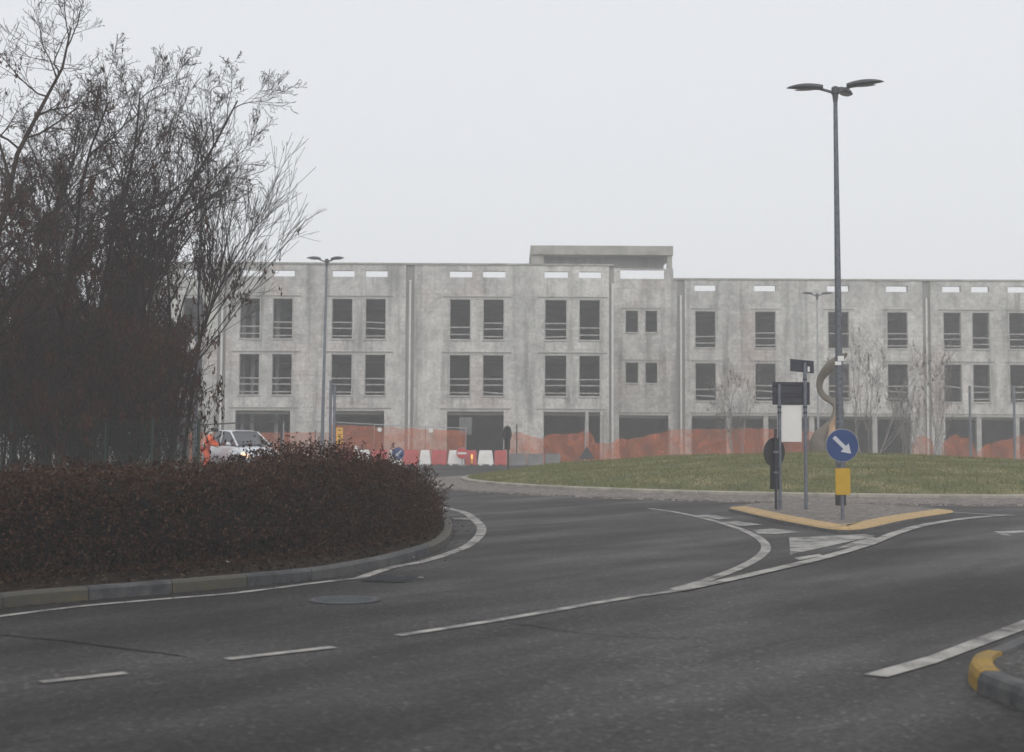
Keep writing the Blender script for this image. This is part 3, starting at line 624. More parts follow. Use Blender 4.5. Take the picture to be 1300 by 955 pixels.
# small misty trees in front of the building
B1 = make_tree('bare_sapling', 'young upright bare tree with pale buds right of the blue arrow sign', gp(1104, 70, 0), 71, 900, (2, 6), 'bare saplings before the concrete building', 'bark_pale', height=6.6, r0=.05, dens=.8, spread=.38, up=.4, flen=.5, first=.12, trunks=3, levels=3, cat='tree')
dup(B1, gp(1180, 71, 0), 2.0, 'young bare tree standing before the drainpipe in the right wing', .95)
dup(B1, gp(935, 70.5, 0), 4.0, 'faint young bare tree seen left of the dark sign backs', .8)
dup(B1, gp(1150, 72, 0), 1.1, 'smallest bare sapling, between the other two right of the blue sign', .6)

# ------------------------------------------------------------------ green fence
A0 = Vector((-14.5, 26.0, .1)); A1 = Vector((W(252, 560, 27).x, 27.0, .1)); FH = 1.72
t = thing('wire_fence', 'dark green wire mesh fence in front of the thicket', 'fence', tuple(A0)); D = A1 - A0; L = D.length; nb = 10; dn = D.normalized()
for k in range(nb + 1):
    p = D * (k / nb); mb = MB(); mb.tube([p, p + Vector((0, 0, FH + .05))], .03, 8); mb.build('post', M['fencegreen'], t)
    if k < nb:
        q = D * ((k + 1) / nb); mb = MB(); m = int((q - p).length / .055)
        for i in range(m + 1): a = p.lerp(q, i / m); mb.bar(a + Vector((0, 0, .05)), a + Vector((0, 0, FH)), .007, .007)
        for i in range(17): z = .05 + (FH - .05) * i / 16; mb.bar(p + Vector((0, 0, z)), q + Vector((0, 0, z)), .006, .006)
        mb.build('mesh_panel', M['fencegreen'], t)

# ------------------------------------------------------------------ building
Y1, Y2 = 77.0, 83.5
bd = thing('unfinished_building', 'long unfinished three storey grey concrete building fading in the fog', 'building', (0, 0, 0))
def fx(px, Y): return W(px, 455, Y).x
def fz(py, Y, px=650): return W(px, py, Y).z
def wall(x0, x1, z0, z1, Y, holes, th=.32, name='wall', mat='concrete'):
    """wall with real rectangular holes"""
    xs = sorted({x0, x1} | {v for h in holes for v in h[:2]}); zs = sorted({z0, z1} | {v for h in holes for v in h[2:]})
    inside = lambda x, z: any(h[0] < x < h[1] and h[2] < z < h[3] for h in holes); mb = MB()
    nxx, nzz = len(xs) - 1, len(zs) - 1; solid = [[not inside((xs[i] + xs[i + 1]) / 2, (zs[j] + zs[j + 1]) / 2) for j in range(nzz)] for i in range(nxx)]
    for i in range(nxx):
        for j in range(nzz):
            if not solid[i][j]: continue
            a, b, c, d = xs[i], xs[i + 1], zs[j], zs[j + 1]
            mb.add([(a, Y, c), (b, Y, c), (b, Y, d), (a, Y, d)], [(0, 1, 2, 3)]); mb.add([(a, Y + th, c), (b, Y + th, c), (b, Y + th, d), (a, Y + th, d)], [(3, 2, 1, 0)])
            if i == 0 or not solid[i - 1][j]: mb.add([(a, Y, c), (a, Y, d), (a, Y + th, d), (a, Y + th, c)], [(0, 1, 2, 3)])
            if i == nxx - 1 or not solid[i + 1][j]: mb.add([(b, Y, c), (b, Y + th, c), (b, Y + th, d), (b, Y, d)], [(0, 1, 2, 3)])
            if j == 0 or not solid[i][j - 1]: mb.add([(a, Y, c), (a, Y + th, c), (b, Y + th, c), (b, Y, c)], [(0, 1, 2, 3)])
            if j == nzz - 1 or not solid[i][j + 1]: mb.add([(a, Y, d), (b, Y, d), (b, Y + th, d), (a, Y + th, d)], [(0, 1, 2, 3)])
    me_o = mb.build(name, M[mat], bd); return me_o
R1 = dict(g=fz(523, Y1), s2=(fz(502.5, Y1), fz(451.5, Y1)), s3=(fz(431, Y1), fz(380.8, Y1)), sl=(fz(352.5, Y1), fz(344.6, Y1)), top=fz(337, Y1))
R2 = dict(g=fz(527.5, Y2, 800), s2=(fz(508.5, Y2, 900), fz(461.5, Y2, 900)), s3=(fz(441, Y2, 900), fz(395.5, Y2, 900)), sl=(fz(369.5, Y2, 900), fz(362, Y2, 900)), top=fz(355.3, Y2, 870),
          b2=(fz(486, Y2, 800), fz(460.6, Y2, 800)), b3=(fz(421.7, Y2, 800), fz(394.7, Y2, 800)))
lw = [(188, 216), (230, 258), (303, 330), (344.7, 371.5), (420, 447.5), (462.6, 489.8), (570, 597.5), (612.5, 640), (691, 720), (734.7, 762.5)]
lg = [(188, 258), (300, 369.5), (424, 488.5), (568, 639.7), (690.6, 762)]
rw = [(882, 909.5), (958, 985.7), (1051, 1079), (1126, 1153.5), (1197.6, 1221.4), (1234.4, 1257.5), (1281, 1304), (1318, 1342), (1400, 1428), (1442, 1470), (1530, 1558), (1572, 1600)]
rb = [(793.5, 811), (818.5, 835.4)]; rg = [(786, 848.5), (878, 1156), (1198.8, 1372), (1398, 1475), (1525, 1605)]
xL, xM, xR = fx(128, Y1), fx(779, Y1), fx(1680, Y2); xM2 = fx(776, Y2)
H1, H2 = [], []; wins = []
for a, b in lw:
    for s in ('s2', 's3'): h = (fx(a, Y1), fx(b, Y1)) + R1[s]; H1.append(h); wins.append((h, Y1))
    H1.append((fx(a, Y1), fx(b + 1, Y1)) + R1['sl'])
for a, b in lg: H1.append((fx(a, Y1), fx(b, Y1), 0, R1['g']))
for a, b in rw:
    for s in ('s2', 's3'): h = (fx(a, Y2), fx(b, Y2)) + R2[s]; H2.append(h); wins.append((h, Y2))
    H2.append((fx(a, Y2), fx(b, Y2)) + R2['sl'])
for a, b in rb:
    for s in ('b2', 'b3'): h = (fx(a, Y2), fx(b, Y2)) + R2[s]; H2.append(h); wins.append((h, Y2))
for a, b in rg: H2.append((fx(a, Y2), fx(b, Y2), 0, R2['g']))
# split in wall bays between drainpipes
def bays(xs, z1, Y, H, gap):
    for i in range(len(xs) - 1):
        a, b = xs[i] + gap / 2, xs[i + 1] - gap / 2
        wall(a, b, 0, z1, Y, [h for h in H if h[0] > a - .01 and h[1] < b + .01])
p1 = [fx(281, Y1), fx(520, Y1)]; p2 = [fx(864.5, Y2), fx(1177, Y2), fx(1384, Y2)]
gap = .46
bays([xL - gap / 2] + p1 + [xM - .25 + gap / 2], R1['top'], Y1, H1, gap)
x855 = fx(855, Y2); zr_ = fz(341, Y2, 815)
wall(xM2 - .3, x855, 0, zr_, Y2, [h for h in H2 if h[1] < x855] + [(fx(787.5, Y2), fx(844, Y2), fz(354, Y2, 815), fz(342.6, Y2, 815))])
wall(x855, p2[0] - gap / 2, 0, R2['top'], Y2, [])
bays(p2 + [xR + gap / 2], R2['top'], Y2, H2, gap)
# recessed joints with the drainpipes in them
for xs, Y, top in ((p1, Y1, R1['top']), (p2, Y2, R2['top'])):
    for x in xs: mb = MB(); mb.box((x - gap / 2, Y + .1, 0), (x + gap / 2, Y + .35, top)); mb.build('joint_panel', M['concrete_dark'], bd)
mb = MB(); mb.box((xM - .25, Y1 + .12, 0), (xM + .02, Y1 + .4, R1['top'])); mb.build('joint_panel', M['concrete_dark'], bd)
for x, Y, z1 in [(fx(281, Y1), Y1, fz(369, Y1)), (fx(520, Y1), Y1, fz(357, Y1)), (xM - .06, Y1, fz(359, Y1)), (fx(864.5, Y2), Y2, fz(374, Y2)), (fx(1177, Y2), Y2, fz(376, Y2)), (fx(1384, Y2), Y2, fz(376, Y2))]:
    mb = MB(); mb.tube([(x, Y + .02, 0), (x, Y + .02, z1)], .065, 10)
    for z in np.arange(1.5, z1, 2.8): mb.tube([(x, Y + .02, z), (x, Y + .02, z + .09)], .085, 10)
    mb.build('drainpipe', M['pvc'], bd)
# windows: pale jamb lining with sill and guard boards
for k, (h, Y) in enumerate(wins):
    x0, x1, z0, z1 = h; R = random.Random(k * 13 + 5); mb = MB(); e = .004
    mb.box((x0 - .03, Y - .05, z0 - .09), (x1 + .03, Y + .3, z0 - e + .006)); mb.box((x0, Y - .012, z0 + .01), (x0 + .05, Y + .3, z1 - .004)); mb.box((x1 - .05, Y - .012, z0 + .01), (x1, Y + .3, z1 - .004))
    f = mb.build('window', M['lintel'], bd)
    if (x1 - x0) < .95: continue
    H = z1 - z0; ks = [.26, .41, .07] if R.random() < .72 else ([.3, .12] if R.random() < .6 else [.4])
    for q in ks:
        tilt = (R.random() - .5) * (.03 if R.random() < .9 else .32); mb = MB(); zc = z0 + H * q
        mb.bar((x0 + .05, Y + .06 + R.random() * .02, zc + tilt / 2), (x1 - .05, Y + .06, zc - tilt / 2), .03, .07); mb.build('guard_board', M['timber'], f)
# lintel ledges over pairs and ground openings
def ledge(a, b, z, Y, off=.38): mb = MB(); mb.box((a - off, Y - .035, z + .13), (b + off, Y + .05, z + .185)); mb.build('lintel', M['concrete_dark'], bd); mb = MB(); mb.box((a + .002, Y - .015, z + .004), (b - .002, Y + .28, z + .075)); mb.build('lintel', M['lintel'], bd)
for i in range(0, len(lw), 2):
    for s in ('s2', 's3'): ledge(fx(lw[i][0], Y1), fx(lw[i + 1][1], Y1), R1[s][1], Y1)
for a, b in lg: ledge(fx(a, Y1), fx(b, Y1), R1['g'], Y1)
for s in ('b2', 'b3'): ledge(fx(rb[0][0], Y2), fx(rb[1][1], Y2), R2[s][1], Y2, .2)
for i, j in [(0, 0), (1, 1), (2, 2), (3, 3), (4, 5), (6, 7), (8, 9), (10, 11)]:
    for s in ('s2', 's3'): ledge(fx(rw[i][0], Y2), fx(rw[j][1], Y2), R2[s][1], Y2, .25)
for a, b in rg: ledge(fx(a, Y2), fx(b, Y2), R2['g'], Y2, .1)
# roof lip
mb = MB(); mb.box((xL, Y1 - .05, R1['top'] + .003), (xM, Y1 + .4, R1['top'] + .1)); mb.build('parapet_coping', M['concrete_top'], bd)
mb = MB(); mb.box((fx(855.5, Y2), Y2 - .05, R2['top'] + .003), (xR, Y2 + .4, R2['top'] + .1)); mb.build('parapet_coping', M['concrete_top'], bd)
# inside: slabs, cross walls, back wall
DEP = 11
def inside(x0, x1, Y, Rr, cross):
    for key, zz in (('floor_slab', Rr['s2'][0] - .75), ('floor_slab', Rr['s3'][0] - .55), ('roof_slab', Rr['sl'][0] - .75)):
        mb = MB(); mb.box((x0 + .05, Y + .36, zz - .3), (x1 - .05, Y + DEP, zz)); mb.build(key, M['concrete_in'], bd)
    mb = MB(); mb.box((x0 + .05, Y + DEP + .01, 0), (x1 - .05, Y + DEP + .3, Rr['sl'][0] - .8)); mb.build('rear_wall', M['concrete_in'], bd)
    mb = MB(); mb.box((x0 + .05, Y + .37, -.02), (x1 - .05, Y + DEP, .02)); mb.build('ground_slab', M['concrete_in'], bd)
    for x in cross:
        mb = MB(); mb.box((x, Y + .37, .02), (x + .25, Y + DEP - .02, Rr['sl'][0] - 1.06)); mb.build('cross_wall', M['concrete_in'], bd)
    for x in (x0, x1 - .3): mb = MB(); mb.box((x, Y + .33, 0), (x + .3, Y + DEP + .35, Rr['sl'][0] + .1)); mb.build('end_wall', M['concrete'], bd)
inside(xL, xM, Y1, R1, [fx(281, Y1) - .1, fx(393, Y1), fx(520, Y1) - .1, fx(662, Y1)])
inside(xM2, xR, Y2, R2, [fx(864, Y2) - .1, fx(1030, Y2), fx(1177, Y2) - .1, fx(1384, Y2) - .1])
for px in (309, 321, 352):
    x = fx(px, Y1 + 2); mb = MB(); mb.box((x - .1, Y1 + 2, .02), (x + .1, Y1 + 2.2, R1['s3'][1] + .2)); mb.build('column', M['lintel'], bd)
# ground floor columns
for px in (925, 972, 1030, 1110, 1242, 1290, 1345):
    x = fx(px, Y2); mb = MB(); mb.box((x - .14, Y2 + .03, 0), (x + .14, Y2 + .3, R2['g'] - .01)); mb.build('column', M['lintel'], bd)
for px in (745, 768):
    x = fx(px, Y1); mb = MB(); mb.box((x - .09, Y1 - .2, 0), (x + .09, Y1 - .04, R1['g'] + .05)); mb.build('column', M['lintel'], bd)
# raised stair-head block on the roof, standing back in line with the right wing
Yp = Y2 - .12; xa, xb = fx(673, Yp), fx(855, Yp); zt = fz(312, Yp, 760); zb1 = fz(323.5, Yp, 760); zr = fz(341, Y2, 815)
mb = MB(); mb.box((xa, Yp, zb1), (xb, Yp + 7, zt)); mb.build('roof_block_fascia', M['concrete_top'], bd)
mb = MB(); mb.box((xa + .02, Y2 + 1.0, fz(341.3, Y2 + 1, 760)), (fx(845, Y2), Y2 + 1.3, zb1 - .003)); mb.build('roof_block_wall', M['concrete_dark'], bd)  # shade under the overhanging fascia is put into the darker concrete colour
mb = MB(); mb.box((fx(847.5, Y2), Y2 + .02, zr + .003), (xb - .05, Y2 + .5, zb1 - .003)); mb.build('roof_block_pier', M['concrete_top'], bd)
mb = MB(); mb.box((xa + .02, Y2 + .02, R1['top'] - 1.5), (fx(690, Y2), Y2 + .5, zb1 - .003)); mb.build('roof_block_pier', M['concrete_top'], bd)

# ------------------------------------------------------------------ street lamps
def lamp_head(mb, az, L=.8, w=.3, tilt=.1, mi=0, arm=.26):
    d = Vector((math.cos(az), math.sin(az), 0)); s = Vector((-d.y, d.x, 0)); n = 14; b = len(mb.v); ring = 10
    for i in range(n + 1):
        f = i / n; x = arm + L * f; ww = w / 2 * (math.sin(PI * min(1, .22 + f * .78)) ** .55 if f < .999 else .03) ; hb = .11 * math.sin(PI * min(1, .25 + f * .75)) ** .7 + .006
        zc = .1 + tilt * L * math.sin(f * 1.7) * .6
        for k in range(ring):
            a = 2 * PI * k / ring; zz = math.sin(a) * hb * (.9 if math.sin(a) > 0 else .18)
            p = d * x + s * (math.cos(a) * ww) + Vector((0, 0, zc + zz)); mb.v.append(tuple(p))
    for i in range(n):
        for k in range(ring): k2 = (k + 1) % ring; mb.f.append((b + i * ring + k, b + i * ring + k2, b + (i + 1) * ring + k2, b + (i + 1) * ring + k)); mb.mi.append(mi)
    mb.f.append(tuple(b + k for k in range(ring))); mb.mi.append(mi); mb.f.append(tuple(b + n * ring + k for k in range(ring))); mb.mi.append(mi)
def lamp(label, loc, H, azs, r0=.085, r1=.04, mat='post', lean=0, group='street lamps', L=.8):
    t = thing('street_lamp', label, 'street lamp', loc, 0, group); t.rotation_euler = (0, lean, 0)
    mb = MB(); mb.tube([(0, 0, 0), (0, 0, 1.8), (0, 0, 1.82), (0, 0, H - .15)], [r0, r0 * .97, r0 * .88, r1], 14); p = mb.build('pole', M[mat], t, smooth=False)
    mb = MB(); mb.box((-.05, -r0 - .006, .9), (.05, -r0 + .012, 1.25)); mb.build('service_door', M[mat], p)
    mb = MB(); mb.tube([(0, 0, H - .3), (0, 0, H - .13), (0, 0, H - .1), (0, 0, H + .03), (0, 0, H + .06)], [r1 + .004, .07, .09, .085, .04], 14); mb.build('hub', M['lamphead'], t)
    for az in azs:
        mb = MB(); lamp_head(mb, az, L); o = mb.build('lamp_head', M['lamphead'], t, smooth=True); o.location = (0, 0, H - .08)
        mb = MB(); d = Vector((math.cos(az), math.sin(az), 0)); mb.bar(d * .04, d * .33 + Vector((0, 0, .1)), .06, .05); a = mb.build('arm', M['lamphead'], o)
        mb = MB(); c = d * (.26 + L * .48) + Vector((0, 0, .085 + .04)); s = Vector((-d.y, d.x, 0))
        mb.add([c + d * (L * .3) * math.cos(k * PI / 8) + s * .1 * math.sin(k * PI / 8) + Vector((0, 0, -.032)) for k in range(16)], [tuple(range(16))]); mb.build('lens', M['lampglass'], o)
    return t
g = G(1067.5, 648); HL = (W(1063.7, 112, g.y)).z
lp = lamp('tall three headed grey street lamp standing on the traffic island', (g.x, g.y, .1), HL - .12, (math.radians(58), math.radians(168), math.radians(-22)), .1, .045, lean=-.0035)
mb = MB(); 
for (z0, z1, a) in ((3.05, 3.13, -.03), (3.14, 3.25, .03)): mb.box((-.075 + a, -.1, z0), (.06 + a, -.092, z1))
o = mb.build('sticker', M['signwhite'], lp)
gl = W(410, 560, 61); lamp('double headed street lamp in front of the left wing of the building', (W(408.5, 560, 61).x, 61, 0), W(413, 331, 61).z + .02, (math.radians(188), math.radians(-25)), .085, .045, 'galv', .012, L=.62)
lamp('faint far street lamp in front of the right wing, mostly hidden by fog', (W(1039, 560, 75).x, 75, 0), W(1037, 374, 75).z, (math.radians(180), math.radians(0)), .07, .04, 'galv_light', L=.6)
lamp('street lamp whose single flat head shows among the bare tree branches', (W(247, 560, 44).x, 44, 0), W(251, 251, 44).z, (math.radians(-4),), .07, .045, 'post', .008, L=.52)
# pair of steel posts near the double lamp
for k, (px, top, lab) in enumerate(((420, 484, 'left post of the pair of dark steel posts beside the double headed lamp'), (425, 489, 'right post of the pair of dark steel posts beside the double headed lamp'))):
    a = W(px, top, 60); mb = MB(); mb.tube([(0, 0, 0), (0, 0, a.z)], .06, 10); mb.tube([(0, 0, a.z), (0, 0, a.z + .03)], .07, 10); mb.box((-.13, -.13, 0), (.13, .13, .02))
    o = mb.build('steel_post', M['galv']); o.location = (a.x, 60, 0); tag(o, lab, 'post', 'steel posts on the site')
for k, (px, top, lab) in enumerate(((1231, 491, 'thin grey post before the right wing, left of a pair'), (1287, 491, 'thin grey post before the right wing near the frame edge'))):
    a = W(px, top, 74.5); mb = MB(); mb.tube([(0, 0, 0), (0, 0, a.z)], .07, 10); mb.tube([(0, 0, a.z), (0, 0, a.z + .04)], .08, 10); mb.box((-.15, -.15, 0), (.15, .15, .02))
    o = mb.build('steel_post', M['galv']); o.location = (a.x, 74.5, 0); tag(o, lab, 'post', 'steel posts on the site')

# ------------------------------------------------------------------ signs on the island
def ground_at(px, py): g = G(px, py, .11); return g
def signpole(t, H, r=.03, mat='galv', x=0, y=0):
    mb = MB(); mb.tube([(x, y, 0), (x, y, H)], r, 12); p = mb.build('pole', M[mat], t); mb = MB(); mb.tube([(x, y, H), (x, y, H + .015)], r + .006, 12); mb.build('cap', M['black'], p); return p
g = ground_at(1069.5, 659.5); s = g.y / FP; zt = lambda py: W(1069, py, g.y).z - .11
t = thing('keep_right_sign', 'round blue arrow sign above a yellow panel, standing at the island tip', 'traffic sign', (g.x, g.y, .11)); signpole(t, zt(546))
cz = zt(565.5); mb = MB(); mb.disc((0, cz), .3, -.05, -.036, 56); d = mb.build('sign_disc', M['signgrey'], t)
mb = MB(); mb.disc((0, cz), .288, -.056, -.0505, 56); mb.build('blue_face', M['blue'], d)
mb = MB(); ar = [(-.215, .035), (.055, .035), (.055, .105), (.215, 0), (.055, -.105), (.055, -.035), (-.215, -.035)]; th = math.radians(-44)
mb.poly_xz([(x * math.cos(th) - z * math.sin(th), cz + x * math.sin(th) + z * math.cos(th)) for x, z in ar], -.061, -.0565); mb.build('arrow', M['arrow'], d)
mb = MB(); mb.box((-.135, -.075, zt(628.5)), (.135, -.035, zt(594.5))); mb.build('yellow_panel', M['boxyellow'], t, bevel=.012)
mb = MB(); 
for z in (zt(556), zt(575), zt(600), zt(622)): mb.box((-.045, -.036, z - .015), (.045, .035, z + .015))
mb.build('clamp', M['galv'], t)
mb = MB(); mb.tube([(0, 0, 0), (0, 0, .42)], .118, 14); mb.build('base_sleeve', M['signback_black'], lp)
# back of the round sign with the dark panel
g = ground_at(985.3, 647); Z = lambda py: W(985, py, g.y).z - .11
t = thing('round_sign_back', 'black back of a round sign with a dark panel below, leftmost on the island', 'traffic sign', (g.x, g.y, .11)); signpole(t, Z(546), .028, 'signback')
mb = MB(); mb.disc((0, Z(574.5)), .3, .035, .047, 48); o = mb.build('sign_disc', M['signback_black'], t); o.rotation_euler = (0, 0, math.radians(35)); 
mb = MB(); mb.box((-.12, .034, Z(621)), (.12, .042, Z(592.5))); o = mb.build('lower_panel', M['signback_black'], t); o.rotation_euler = (0, 0, math.radians(28))
mb = MB(); mb.box((-.05, -.03, Z(574) - .02), (.05, .036, Z(574) + .02)); mb.box((-.05, -.03, Z(600) - .02), (.05, .034, Z(600) + .02)); mb.build('clamp', M['galv'], t)
# two-pole direction sign seen from behind
ga = ground_at(992.5, 647.2); gb = ground_at(1021, 646.2); Y = (ga.y + gb.y) / 2; Zp = lambda px, py: W(px, py, Y).z - .11; X0 = ga.x
xo = lambda px: W(px, 500, Y).x - X0
t = thing('direction_sign_back', 'two pole sign seen from behind: dark panel above, white board below, small top plate', 'traffic sign', (X0, Y, .11))
signpole(t, Zp(992, 487), .036, 'galv', 0, 0); signpole(t, Zp(1021, 460), .036, 'galv', gb.x - X0, 0)
mb = MB(); mb.box((xo(981), .04, Zp(1000, 514)), (xo(1028.5), .052, Zp(1000, 485))); p = mb.build('dark_panel', M['signback'], t)
mb = MB()
for py in (488, 498.5, 502, 511.5): mb.box((xo(982), .012, Zp(1000, py) - .016), (xo(1027.5), .0395, Zp(1000, py) + .016))
mb.build('rail', M['signback'], p)
mb = MB(); mb.box((xo(987), .045, Zp(1000, 561)), (xo(1018), .056, Zp(1000, 515))); mb.build('white_board', M['signwhite'], t)
mb = MB(); z0, z1 = Zp(1019, 473), Zp(1019, 457.5); a, b = xo(1004), xo(1034); tl_ = .03
mb.add([(a, .04, z0 + tl_), (b, .04, z0 - tl_ * .6), (b, .04, z1 - tl_ * .4), (a, .04, z1 + tl_), (a, .052, z0 + tl_), (b, .052, z0 - tl_ * .6), (b, .052, z1 - tl_ * .4), (a, .052, z1 + tl_)], [(0, 1, 2, 3), (7, 6, 5, 4), (0, 4, 5, 1), (1, 5, 6, 2), (2, 6, 7, 3), (3, 7, 4, 0)])
p = mb.build('top_plate', M['signback'], t); mb = MB(); mb.box((xo(1026), .0335, Zp(1027, 472)), (xo(1028.7), .0375, Zp(1027, 465.5))); mb.build('sticker', M['signwhite'], p)
mb = MB()
for zz, xq in ((Zp(992, 524), (0, gb.x - X0)), (Zp(992, 517), (0, gb.x - X0)), (Zp(1021, 482), (gb.x - X0,))):
    for x in xq: mb.tube([(x, 0, zz - .02), (x, 0, zz + .02)], .042, 10)
mb.build('clamp', M['signback'], t)
# sign on the far side of the mound
a = W(645, 597, 52.5); zz = lambda py: W(645, py, 52.5).z - .2
t = thing('oval_sign_back', 'narrow dark sign seen edge on at the left rim of the roundabout', 'traffic sign', (a.x, 52.5, .2)); signpole(t, zz(544), .035, 'darkmetal')
mb = MB(); mb.disc((0, zz(551)), .3, .036, .05, 32); mb.box((-.2, .037, zz(571)), (.2, .049, zz(556))); o = mb.build('sign_plate', M['darkmetal'], t); o.rotation_euler = (0, 0, math.radians(57))

# ------------------------------------------------------------------ sculpture on the mound
YS = 53.0
def ribbonband(pts, widths, name, mat, parent, thick=.16, twist=0):
    C = catmull([Vector(W(x, y, YS)) for x, y in pts], 10); n = len(C); ws = np.interp(np.linspace(0, 1, n), np.linspace(0, 1, len(widths)), widths) * YS / FP
    mb = MB()
    for i, p in enumerate(C):
        d = (C[min(n - 1, i + 1)] - C[max(0, i - 1)]).normalized(); nn = Vector((-d.z, 0, d.x)); f = i / (n - 1)
        yoff = .5 * math.sin(f * PI * 1.2) ; nn = (nn + Vector((0, .55 * math.sin(f * 5), 0))).normalized(); tn = d.cross(nn).normalized()
        for k in range(8):
            a = 2 * PI * k / 8; mb.v.append(tuple(p + Vector((0, yoff, 0)) + nn * math.cos(a) * ws[i] / 2 + tn * math.sin(a) * thick / 2))
    for i in range(n - 1):
        for k in range(8): k2 = (k + 1) % 8; mb.f.append((i * 8 + k, i * 8 + k2, (i + 1) * 8 + k2, (i + 1) * 8 + k)); mb.mi.append(0)
    mb.f.append(tuple(range(8))); mb.mi.append(0); mb.f.append(tuple((n - 1) * 8 + k for k in range(8))); mb.mi.append(0)
    return mb.build(name, mat, parent, smooth=True)
t = thing('abstract_sculpture', 'tall S shaped twisted metal sculpture on the grassy roundabout', 'sculpture', (0, 0, 0))
ribbonband([(1075, 449), (1066, 456), (1054, 467), (1045, 480), (1044, 493), (1050, 503), (1060, 509), (1065, 516), (1063, 527), (1058, 536), (1050, 545), (1042, 553), (1038, 562), (1038, 577)], [3, 12, 15, 12, 10, 10, 10, 10, 9, 9, 13, 19, 22, 23], 'twisted_band', M['sculpt'], t)
ribbonband([(1064, 523), (1060, 534), (1055, 545), (1050, 556), (1048, 575)], [3, 6, 7, 8, 8], 'timber_strip', M['sculpt_wood'], t, .5).location = (0, -.75, 0)
a = W(1040, 575, YS); mb = MB(); mb.tube([(a.x - .1, YS + .3, .7), (a.x - .1, YS + .3, 1.05), (a.x - .12, YS + .3, 1.45)], [.42, .38, .25], 10); mb.build('plinth', M['sculpt_base'], t)

# ------------------------------------------------------------------ site barriers
YB = 73.8
def barrier(px0, px1, white, label):
    a, b = W(px0, 590, YB).x, W(px1, 590, YB).x; w = b - a; H = .78
    t = thing('site_barrier', label, 'barrier', ((a + b) / 2, YB, 0), 0, 'red and white plastic barriers in a row')
    mb = MB(); i = .1 if white else .02; y = .24
    vs = [(-w / 2 + .01, -y, .06), (w / 2 - .01, -y, .06), (w / 2 - .01, y, .06), (-w / 2 + .01, y, .06), (-w / 2 + i, -.09, H), (w / 2 - i, -.09, H), (w / 2 - i, .09, H), (-w / 2 + i, .09, H)]
    mb.add(vs, [(3, 2, 1, 0), (4, 5, 6, 7), (0, 1, 5, 4), (1, 2, 6, 5), (2, 3, 7, 6), (3, 0, 4, 7)]); mb.build('body', M['white_pl'] if white else M['red'], t, bevel=.025)
    for s in (-1, 1): mb = MB(); mb.box((s * w * .3 - .08, -.22, 0), (s * w * .3 + .08, .22, .0595)); mb.build('foot', M['white_pl'] if white else M['red'], t)
    mb = MB(); mb.tube([(0, 0, H + .001), (0, 0, H + .03)], .05, 10); mb.build('filler_cap', M['black'], t)
seq = [(430, 451, 0), (452, 471, 1), (472, 492, 0), (493, 511, 1), (512, 531.5, 0), (532, 547.5, 1), (548, 567.5, 0), (568, 590, 1), (590.5, 605.5, 0), (606, 627, 1), (627.5, 643, 0)]
order = ['first', 'second', 'third', 'fourth', 'fifth', 'sixth', 'seventh', 'eighth', 'ninth', 'tenth', 'last']
for k, (a, b, w) in enumerate(seq): barrier(a, b, w, f"{'white' if w else 'red'} plastic barrier, {order[k]} from the left in the row before the building")
# no entry sign
a = W(586.5, 590, 73.2); t = thing('no_entry_sign', 'round red no entry sign with white bar before the barriers', 'traffic sign', (a.x, 73.2, 0)); Zn = lambda py: W(586, py, 73.2).z
mb = MB(); mb.tube([(0, 0, 0), (0, 0, Zn(575))], .03, 8); mb.box((-.2, -.15, 0), (.2, .15, .05)); mb.build('pole', M['galv_light'], t)
mb = MB(); mb.disc((0, Zn(575.5)), .3, -.05, -.035, 32); d = mb.build('sign_disc', M['signgrey'], t)
mb = MB(); mb.disc((0, Zn(575.5)), .28, -.056, -.0505, 32); mb.build('red_face', M['signred'], d)
mb = MB(); mb.box((-.22, -.062, Zn(575.5) - .055), (.22, -.0565, Zn(575.5) + .055)); mb.build('white_bar', M['signwhite'], d)
# amber lamp panel on barrier
a = W(599, 580, 73.4); t = thing('warning_lamp', 'small amber warning light hanging on a red barrier beside the no entry sign', 'warning light', (a.x, 73.45, 0)); z = a.z
mb = MB(); mb.tube([(0, 0, z - .1), (0, -.02, z + .12)], .05, 8); mb.build('lens', M['warnlamp'], t); mb = MB(); mb.box((-.05, -.05, z - .35), (.05, .05, z - .12)); mb.build('battery_case', M['signyellow'], t)
mb = MB(); mb.tube([(0, .03, z - .34), (0, .03, 0)], .015, 6); mb.box((-.1, -.07, 0), (.1, .13, .03)); mb.build('stand', M['black'], t)
# blue round sign behind hedge tip
a = W(505.5, 576, 66); t = thing('blue_round_sign', 'small round blue sign with white arrow showing over the hedge top', 'traffic sign', (a.x, 66, 0))
mb = MB(); mb.tube([(0, 0, 0), (0, 0, a.z + .2)], .03, 8); mb.box((-.2, -.15, 0), (.2, .15, .05)); mb.build('pole', M['galv_light'], t)
mb = MB(); mb.disc((0, a.z), .29, -.05, -.035, 32); d = mb.build('sign_disc', M['blue'], t)
mb = MB(); th = math.radians(-135); mb.poly_xz([(x * math.cos(th) - z * math.sin(th), a.z + x * math.sin(th) + z * math.cos(th)) for x, z in ar], -.056, -.0505); mb.build('arrow', M['arrow'], d)
